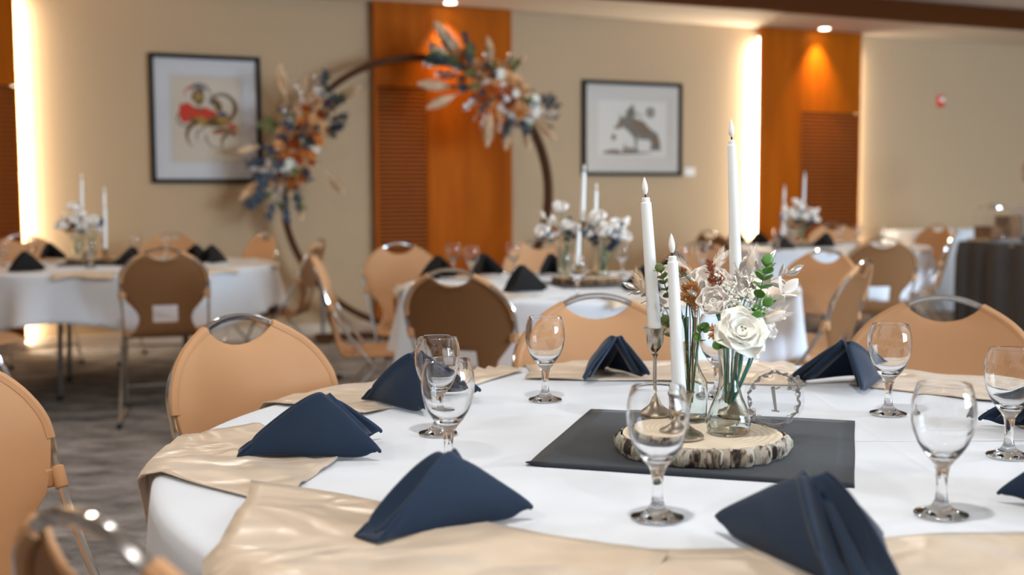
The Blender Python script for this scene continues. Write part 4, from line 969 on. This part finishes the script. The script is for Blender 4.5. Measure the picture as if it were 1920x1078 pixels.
centre('far right table', (2.24, 9.00), (2.23, 9.03), [(2.165, 9.08, 1.24, .12, 'second tallest'), (2.33, 9.10, 1.345, .22, 'tallest'), (2.14, 8.96, 1.10, .05, 'lowest')], (2.19, 8.96), (2.27, 8.98), bset((2.25, 8.96), (2.30, 8.98)), rot=.2)

qq = random.Random(77)
for key, v1, v2 in (('middle table', (.245, 5.27), (.415, 5.20)), ('left table', (-2.66, 6.95), (-2.575, 6.95)), ('far right table', (2.19, 8.96), (2.27, 8.98))):
    for vi, v in enumerate((v1, v2)):
        side = 'left' if vi == 0 else 'right'
        for k in range(4):
            a = k * pi / 2 + .2; bp = (v[0], v[1], .82); p = (v[0] + .055 * cos(a), v[1] - .02 + .03 * sin(a), .965 + .035 * qq.random() + .02 * (k % 2))
            simple_bloom(p, 'small white bloom low at the %s of the %s vase on the %s' % (('right', 'rear', 'left', 'front')[k], side, key), 'low white blooms in the %s vase on the %s' % (side, key), base=bp, sc=1.15)
        for k in range(2):
            sx = -1 if k == 0 else 1; bp = (v[0], v[1], .82)
            leaf_stem(bp, [(v[0] + sx * .03, v[1], .95), (v[0] + sx * .075, v[1] - .03, .985 + .03 * k)], 'navy leaf spray low at the %s of the %s vase, %s' % (('left', 'right')[k], side, key), 'dusty', n=6, sc=1.8, name='navy_leaf_stem', skip=.55, seed=60 + k)
            leaf_stem(bp, [(v[0] + sx * .02, v[1], .97), (v[0] + sx * .05, v[1] - .03, 1.04 - .03 * k)], 'pale leaf spray leaning %s from the %s vase, %s' % (('left', 'right')[k], side, key), 'whiteleaf', n=4, sc=.9, mat='silver', name='pale_leaf_branch', skip=.5, seed=70 + k)
def bg_napkin(c, tc, label, group, s=.105, rot=0.0):
    c = Vector((c[0], c[1], 0)); o = (c - Vector((tc[0], tc[1], 0))).normalized(); o = Matrix.Rotation(rot, 3, 'Z') @ o; sd = Vector((-o.y, o.x, 0))
    L = c + o * s; R1 = c - o * s * .7 + sd * s * .85; R2 = c - o * s * .7 - sd * s * .85
    napkin(L[:2], R1[:2], R2[:2], (c.x, c.y, .755 + .125), label, 'black', group, zb=.758)
GB = 'black folded napkins on the %s'
for (x, y, lb) in ((-2.69, 6.28, 'black folded napkin at the near left of the left table'), (-3.05, 7.50, 'black folded napkin at the rear left of the left table'), (-2.27, 6.79, 'black folded napkin just right of the left table flowers'), (-1.86, 7.02, 'black folded napkin at the right end of the left table'), (-1.98, 7.10, 'black napkin half behind the rightmost napkin of the left table')):
    bg_napkin((x, y), TL, lb, GB % 'left table', rot=.5 if x > -2 else 0)
for (x, y, lb) in ((.045, 4.78, 'black folded napkin standing at the front of the middle table'), (-.36, 5.60, 'black folded napkin at the left of the middle table behind the dark chair'), (-.14, 5.80, 'black folded napkin behind two goblets on the middle table'), (.56, 4.75, 'black folded napkin at the front right of the middle table, behind the candles'), (.85, 5.90, 'black folded napkin at the rear right of the middle table'), (.20, 5.75, 'black folded napkin at the rear of the middle table, left of its vase')):
    bg_napkin((x, y), TM, lb, GB % 'middle table')
for (x, y, lb) in ((2.46, 8.90, 'black folded napkin right of the flowers on the far right table'), (2.03, 9.30, 'black folded napkin left of the flowers on the far right table'), (1.90, 9.60, 'black folded napkin at the rear left of the far right table'), (2.02, 8.52, 'black folded napkin at the front of the far right table')):
    bg_napkin((x, y), TR, lb, GB % 'far right table')
for (x, y, lb) in ((-2.50, 7.55, 'goblet right of the flowers on the left table, left one of a pair'), (-2.31, 7.58, 'right goblet of the pair on the left table'), (-2.461, 6.627, 'goblet in front of the flowers on the left table'), (-3.08, 7.30, 'goblet between two black napkins on the left table'), (-3.06, 6.82, 'goblet at the left picture edge on the left table')):
    goblet(x, y, lb, 'goblets on the left table', .7555)
for (x, y, lb) in ((-.305, 5.90, 'left goblet of the pair on the middle table'), (-.197, 5.51, 'right goblet of the pair on the middle table'), (.008, 5.98, 'goblet beside the wood panel on the middle table'), (.26, 4.495, 'goblet in front of the candlestick on the middle table'), (.56, 5.75, 'goblet right of the flowers on the middle table'), (.95, 5.66, 'goblet at the right of the middle table'), (.83, 5.55, 'goblet at the right of the middle table beside another one')):
    goblet(x, y, lb, 'goblets on the middle table', .7555)
for (x, y, lb) in ((2.72, 9.42, 'left goblet of three at the rear of the far right table'), (2.86, 9.40, 'middle goblet of three at the rear of the far right table'), (1.97, 8.42, 'goblet at the near left of the far right table'), (2.98, 9.15, 'right goblet of three at the rear of the far right table'), (2.13, 8.66, 'goblet in front of the flowers on the far right table')):
    goblet(x, y, lb, 'goblets on the far right table', .7555)
for key, tc, s0 in (('left table', TL, 0), ('middle table', TM, 1), ('far right table', TR, 2)):
    names = ('right', 'rear right', 'rear', 'rear left', 'left', 'near left', 'near', 'near right')
    for k in range(8):
        a = k * pi / 4 + (.1, .15, .05)[s0]; o = Vector((cos(a), sin(a))); sd = Vector((-o.y, o.x)); cc = Vector(tc)
        hw = .155; P = [cc + o * .64 - sd * hw, cc + o * .64 + sd * hw, cc + o * .918 + sd * hw, cc + o * .918 - sd * hw]
        satin(tc, [tuple(p) for p in P], 'champagne satin cloth on the %s side of the %s' % (names[k], key), 40 + k + 10 * s0, 0, 'champagne satin cloths on the %s' % key, n=10)

# ------------------------------------------------------------------ arch with floral sprays
AC = Vector((-.758, 9.35, 1.185)); AR = 1.115; AYAW = radians(14)
g = thing('round_arch', 'tall round dark wooden arch standing before the centre timber panel', 'arch', (AC.x, AC.y, 0), AYAW)
def apt(a, r=AR, y=0): return Vector((r * cos(a), y, AC.z + r * sin(a)))
for dy, wd in ((0, .05),):
    n = 96; b = MB(); rows = []
    for (rr, yy) in ((AR - .04, -wd), (AR + .012, -wd), (AR + .012, wd), (AR - .04, wd), (AR - .04, -wd)):
        rows.append([apt(2 * pi * k / n, rr, yy) for k in range(n + 1)])
    b.grid(rows); obj('ring', b, M['archwood'], g)
b = MB(); b.box((0, 0, .03), (1.70, .09, .05)); obj('base_beam', b, M['archwood'], g, False)
for sx in (-.80, .80):
    b = MB(); b.box((sx, 0, .015), (.10, .46, .03)); obj('base_foot', b, M['archwood'], g, False)
    zt = AC.z - sqrt(AR ** 2 - sx ** 2); b = MB(); b.tube([(sx, .0, .03), (sx, 0, zt + .02)], .014, 8); obj('post', b, M['steel'], g)
# blossoms are single cheap meshes shared between copies
def blossom_mesh(name, mat, r=.056, n1=6, n2=9):
    b = MB()
    for n, tilt, s_ in ((n1, 25, .8), (n2, 62, 1.0), (n2, 85, 1.05)):
        for k in range(n):
            Mx = Matrix.Rotation(2 * pi * k / n + tilt, 3, 'Z') @ Matrix.Rotation(-radians(tilt), 3, 'X')
            rows = [[Mx @ Vector((r * .36 * u * sin(pi * (.15 + .75 * v)), -.08 * r * u * u, r * s_ * v)) for u in (-1, 0, 1)] for v in (0, .35, .7, 1)]
            b.grid(rows)
    b.lathe([(.0001, 0), (r * .3, r * .15), (r * .22, r * .4), (.0001, r * .5)], 8); return b.mesh(name, mat)
BL = {k: blossom_mesh('blossom', M[k]) for k in ('burnt', 'orange', 'peach', 'cream', 'rose')}
def twig_mesh(mat, L_=.15, w_=.0145, n=6, l_=.042):
    b = MB(); b.tube([(0, 0, 0), (0, .01, L_)], .002, 5)
    for k in range(n):
        for s_ in (-1, 1):
            z = L_ * (k + 1) / n; Mx = Matrix.Rotation(s_ * (.75 + .12 * (k % 3)), 3, 'Y') @ Matrix.Rotation(.5 * sin(k * 2.4 + s_), 3, 'X')
            rows = [[Mx @ Vector((w_ * u * sin(pi * v + .05), .25 * w_ * abs(u), l_ * v)) + Vector((0, .01 * z / L_, z * .92)) for u in (-1, 0, 1)] for v in (0, .33, .66, .97)]
            b.grid(rows)
    return b.mesh('leaf_twig', mat)
TW = {'blue': twig_mesh(M['dustblue']), 'silver': twig_mesh(M['silver'], l_=.033), 'green': twig_mesh(M['leafd'])}
def plume_mesh(L_=.30, r=.055, n=950):
    q = random.Random(31); b = MB(); b.tube([(0, 0, 0), (0, 0, L_ * .9)], .003, 5)
    for _ in range(n):
        v = q.random(); a = q.random() * 2 * pi; p = Vector((0, 0, L_ * (.2 + .75 * v))); f = r * sin(pi * (.12 + .8 * v)) * q.uniform(.5, 1.1)
        e = p + Vector((f * cos(a), f * sin(a), .05 + .03 * q.random())); sd = Vector((-sin(a), cos(a), 0)) * .0022
        b.add([p - sd, p + sd, e + sd, e - sd], [(0, 1, 2, 3)])
    return b.mesh('pampas_plume', M['pampas'])
PL = plume_mesh()
def spray(label, cpx, seed, main_dir, items, plumes, half, wid):
    r = thing('floral_spray', label, 'floral arrangement', cpx); q = random.Random(seed); d = Vector(main_dir).normalized(); s_ = Vector((-d.z, 0, d.x))
    def put(nm, me, x, z, dr, sc, y=None):
        o = obj(nm, me, None, r); mm = orient(dr, q.random() * 6).to_4x4(); mm.translation = Vector((x, y if y is not None else -.07 - .05 * q.random(), z)); o.matrix_local = mm @ Matrix.Scale(sc, 4); return o
    for k in range(items[0]):   # leaves all around, pointing outwards
        u = q.uniform(-1, 1); v = q.uniform(-1, 1); p = d * half * u + s_ * wid * v * (1 - .4 * abs(u))
        out = (d * u * 1.2 + s_ * v + Vector((0, -.5, 0))); put('leaf_twig', TW[q.choice(['blue', 'blue', 'blue', 'silver', 'green'])], p.x, p.z, out, q.uniform(.7, 1.15), -.04 - .09 * q.random())
    kinds = ['burnt', 'orange', 'peach', 'burnt', 'peach', 'orange', 'cream', 'burnt', 'peach', 'rose']
    pts = []; tries = 0
    while len(pts) < items[1] and tries < 3000:
        tries += 1; u = q.uniform(-1, 1); v = q.uniform(-1, 1)
        if u * u + v * v > 1: continue
        p = d * half * .92 * u + s_ * wid * .8 * v
        if all((p - a_).length > .043 for a_ in pts): pts.append(p)
    for k, p in enumerate(pts):
        put('blossom', BL[kinds[k % 10] if abs(p.dot(d)) < half * .62 else q.choice(['rose', 'cream', 'orange', 'peach'])], p.x, p.z, (p.x * 2, -.6, p.z * 2 + .05), q.uniform(.6, 1.05))
    for (x, z, dx, dz, sc) in plumes: put('pampas_plume', PL, x, z, (dx, -.1, dz), sc, -.03)
    return r
spray('long floral spray of orange, cream and navy on the left side of the arch', (-1.655, 9.00, 1.575), 5, (.45, 0, .90), (74, 58), [(-.10, .30, -.12, 1, .9), (.02, .36, .25, 1, .5), (.20, .30, .9, .45, .9), (-.24, -.22, -.65, -.6, .9), (-.02, -.35, .1, -1, .7), (.18, -.2, .6, -.7, .7), (-.25, 0, -1, -.25, .7)], .48, .20)
spray('floral spray with tall pampas plumes on the upper right of the arch', (-.14, 9.27, 2.03), 9, (.80, 0, -.60), (74, 54), [(-.17, .10, -.60, .85, 1.45), (-.18, .07, -.78, .65, 1.25), (-.26, 0, -1, .1, 1.0), (-.25, -.03, -1, -.45, .9), (.0, .16, -.2, 1, .7), (-.02, -.12, -.1, -1, 1.0), (.14, -.18, -.15, -1, .9), (.24, -.22, .15, -1, .8), (.26, -.15, .7, -.8, 1.0), (.15, .12, .6, .8, .5)], .46, .20)

# ------------------------------------------------------------------ buffet side
def skirted(x0, x1, d0, d1, h, name, label, mat, topmat):
    r = thing(name, label, 'table', wp((x0 + x1) / 2, (d0 + d1) / 2, 0)); loc = r.location
    b = MB(); b.wbox(x0, x1, d0, d1, h - .035, h - .008); b.v = [v - loc for v in b.v]; obj('tabletop', b, M['ptop'], r, False)
    for a_ in (x0 + .1, x1 - .1):
        for c_ in (d0 + .1, d1 - .1):
            b = MB(); b.tube([wp(a_, c_, 0) - loc, wp(a_, c_, h - .03) - loc], .014, 8); obj('leg', b, M['steel'], r)
    per = []; 
    def side(p, q_, n):
        for k in range(n): per.append((p[0] + (q_[0] - p[0]) * k / n, p[1] + (q_[1] - p[1]) * k / n))
    n1 = int((x1 - x0) / .02); n2 = int((d1 - d0) / .02)
    side((x0, d0), (x0, d1), n2); side((x0, d1), (x1, d1), n1); side((x1, d1), (x1, d0), n2); side((x1, d0), (x0, d0), n1); per.append(per[0])
    rows = []; cx, cy = (x0 + x1) / 2, (d0 + d1) / 2
    for j, z in enumerate((h, h - .02, h - .15, h - .4, .25, .012)):
        row = []
        for k, (a_, c_) in enumerate(per):
            f = (.004 + .022 * min(1, j / 2) * (sin(k * .62 + 1.5 * sin(k * .11)) + .6 * sin(k * .31 + z * 2)) * .8 + .02 * min(1, j / 3)) if j else .002
            ox = -1 if abs(a_ - x0) < 1e-6 else (1 if abs(a_ - x1) < 1e-6 else 0); oy = -1 if abs(c_ - d0) < 1e-6 else (1 if abs(c_ - d1) < 1e-6 else 0)
            row.append(wp(a_ + ox * f, c_ + oy * f, z) - loc)
        rows.append(row)
    b = MB(); b.grid(rows); obj('table_skirt', b, M[mat], r)
    b = MB(); b.wbox(x0 - .003, x1 + .003, d0 - .003, d1 + .003, h - .006, h + .001); b.v = [v - loc for v in b.v]; obj('table_cover', b, M[topmat], r, False)
    return r
skirted(3.60, 4.36, 1.70, 4.3, .752, 'buffet_table', 'buffet table with a pleated charcoal skirt at the right edge', 'skirt', 'skirt')
skirted(4.15, 6.7, .12, .75, .80, 'serving_table', 'long white clothed serving table along the far wall at right', 'cloth', 'cloth')
zt = .7545
# clear dispenser with metal base
p = wp(3.775, 1.90, zt); g = thing('glass_dispenser', 'clear lidded dispenser on a metal tray on the charcoal buffet', 'dispenser', p, TH)
b = MB(); b.box((0, 0, .012), (.34, .26, .024)); obj('tray', b, M['chrome'], g, False)
b = MB()
for sx in (-1, 1): b.box((sx * .125, 0, .16), (.004, .22, .24))
for sy in (-1, 1): b.box((0, sy * .108, .16), (.246, .004, .24))
obj('glass_body', b, M['pane'], g, False)
b = MB(); b.box((0, 0, .076), (.235, .20, .104)); obj('contents', b, M['brownbox'], g, False)
b = MB(); b.lathe([(.13, .285), (.13, .295), (.06, .315), (.018, .322), (.02, .345), (.0001, .35)], 20); obj('lid', b, M['chrome'], g)
b = MB(); b.tube([(-.05, -.11, .05), (-.05, -.16, .05), (-.05, -.16, .02)], .010, 8); obj('tap', b, M['chrome'], g)
for (t_, d_, wd, dp, hh, mt, nm, lb) in ((3.99, 1.86, .14, .16, .21, 'brownbox', 'wooden_box', 'brown wooden box beside the dispenser on the buffet'), (4.17, 1.90, .17, .2, .30, 'whitebox', 'carton', 'white carton at the right picture edge on the buffet')):
    g = thing(nm, lb, 'box', wp(t_, d_, zt), TH); th_ = .008
    b = MB(); b.box((0, 0, th_ / 2), (wd, dp, th_))
    for sx in (-1, 1): b.box((sx * (wd - th_) / 2, 0, hh / 2), (th_, dp, hh)); b.box((0, sx * (dp - th_) / 2, hh / 2), (wd - 2 * th_, th_, hh))
    obj('box_body', b, M[mt], g, False); b = MB(); b.box((0, 0, hh + .004), (wd + .006, dp + .006, .008)); obj('lid', b, M[mt], g, False)
g = thing('coffee_urn', 'tall steel urn only whose edge shows at the right picture edge', 'urn', wp(3.84, 2.33, zt))
for nm, pr, mt in (('urn_body', [(.0001, .06), (.06, .06), (.05, .20), (.05, .40), (.10, .46), (.14, .53), (.145, .62), (.13, .68), (.0001, .68)], 'urn'), ('lid', [(.125, .68), (.11, .72), (.06, .75), (.012, .765), (.015, .79), (.0001, .80)], 'urn'), ('base', [(.0001, .0), (.13, .0), (.13, .02), (.10, .06), (.0001, .06)], 'rubber')):
    b = MB(); b.lathe(pr, 28); obj(nm, b, M[mt], g)
b = MB(); b.tube([(-.03, 0, .30), (-.10, 0, .30), (-.10, 0, .26)], .012, 8); obj('tap', b, M['rubber'], g)
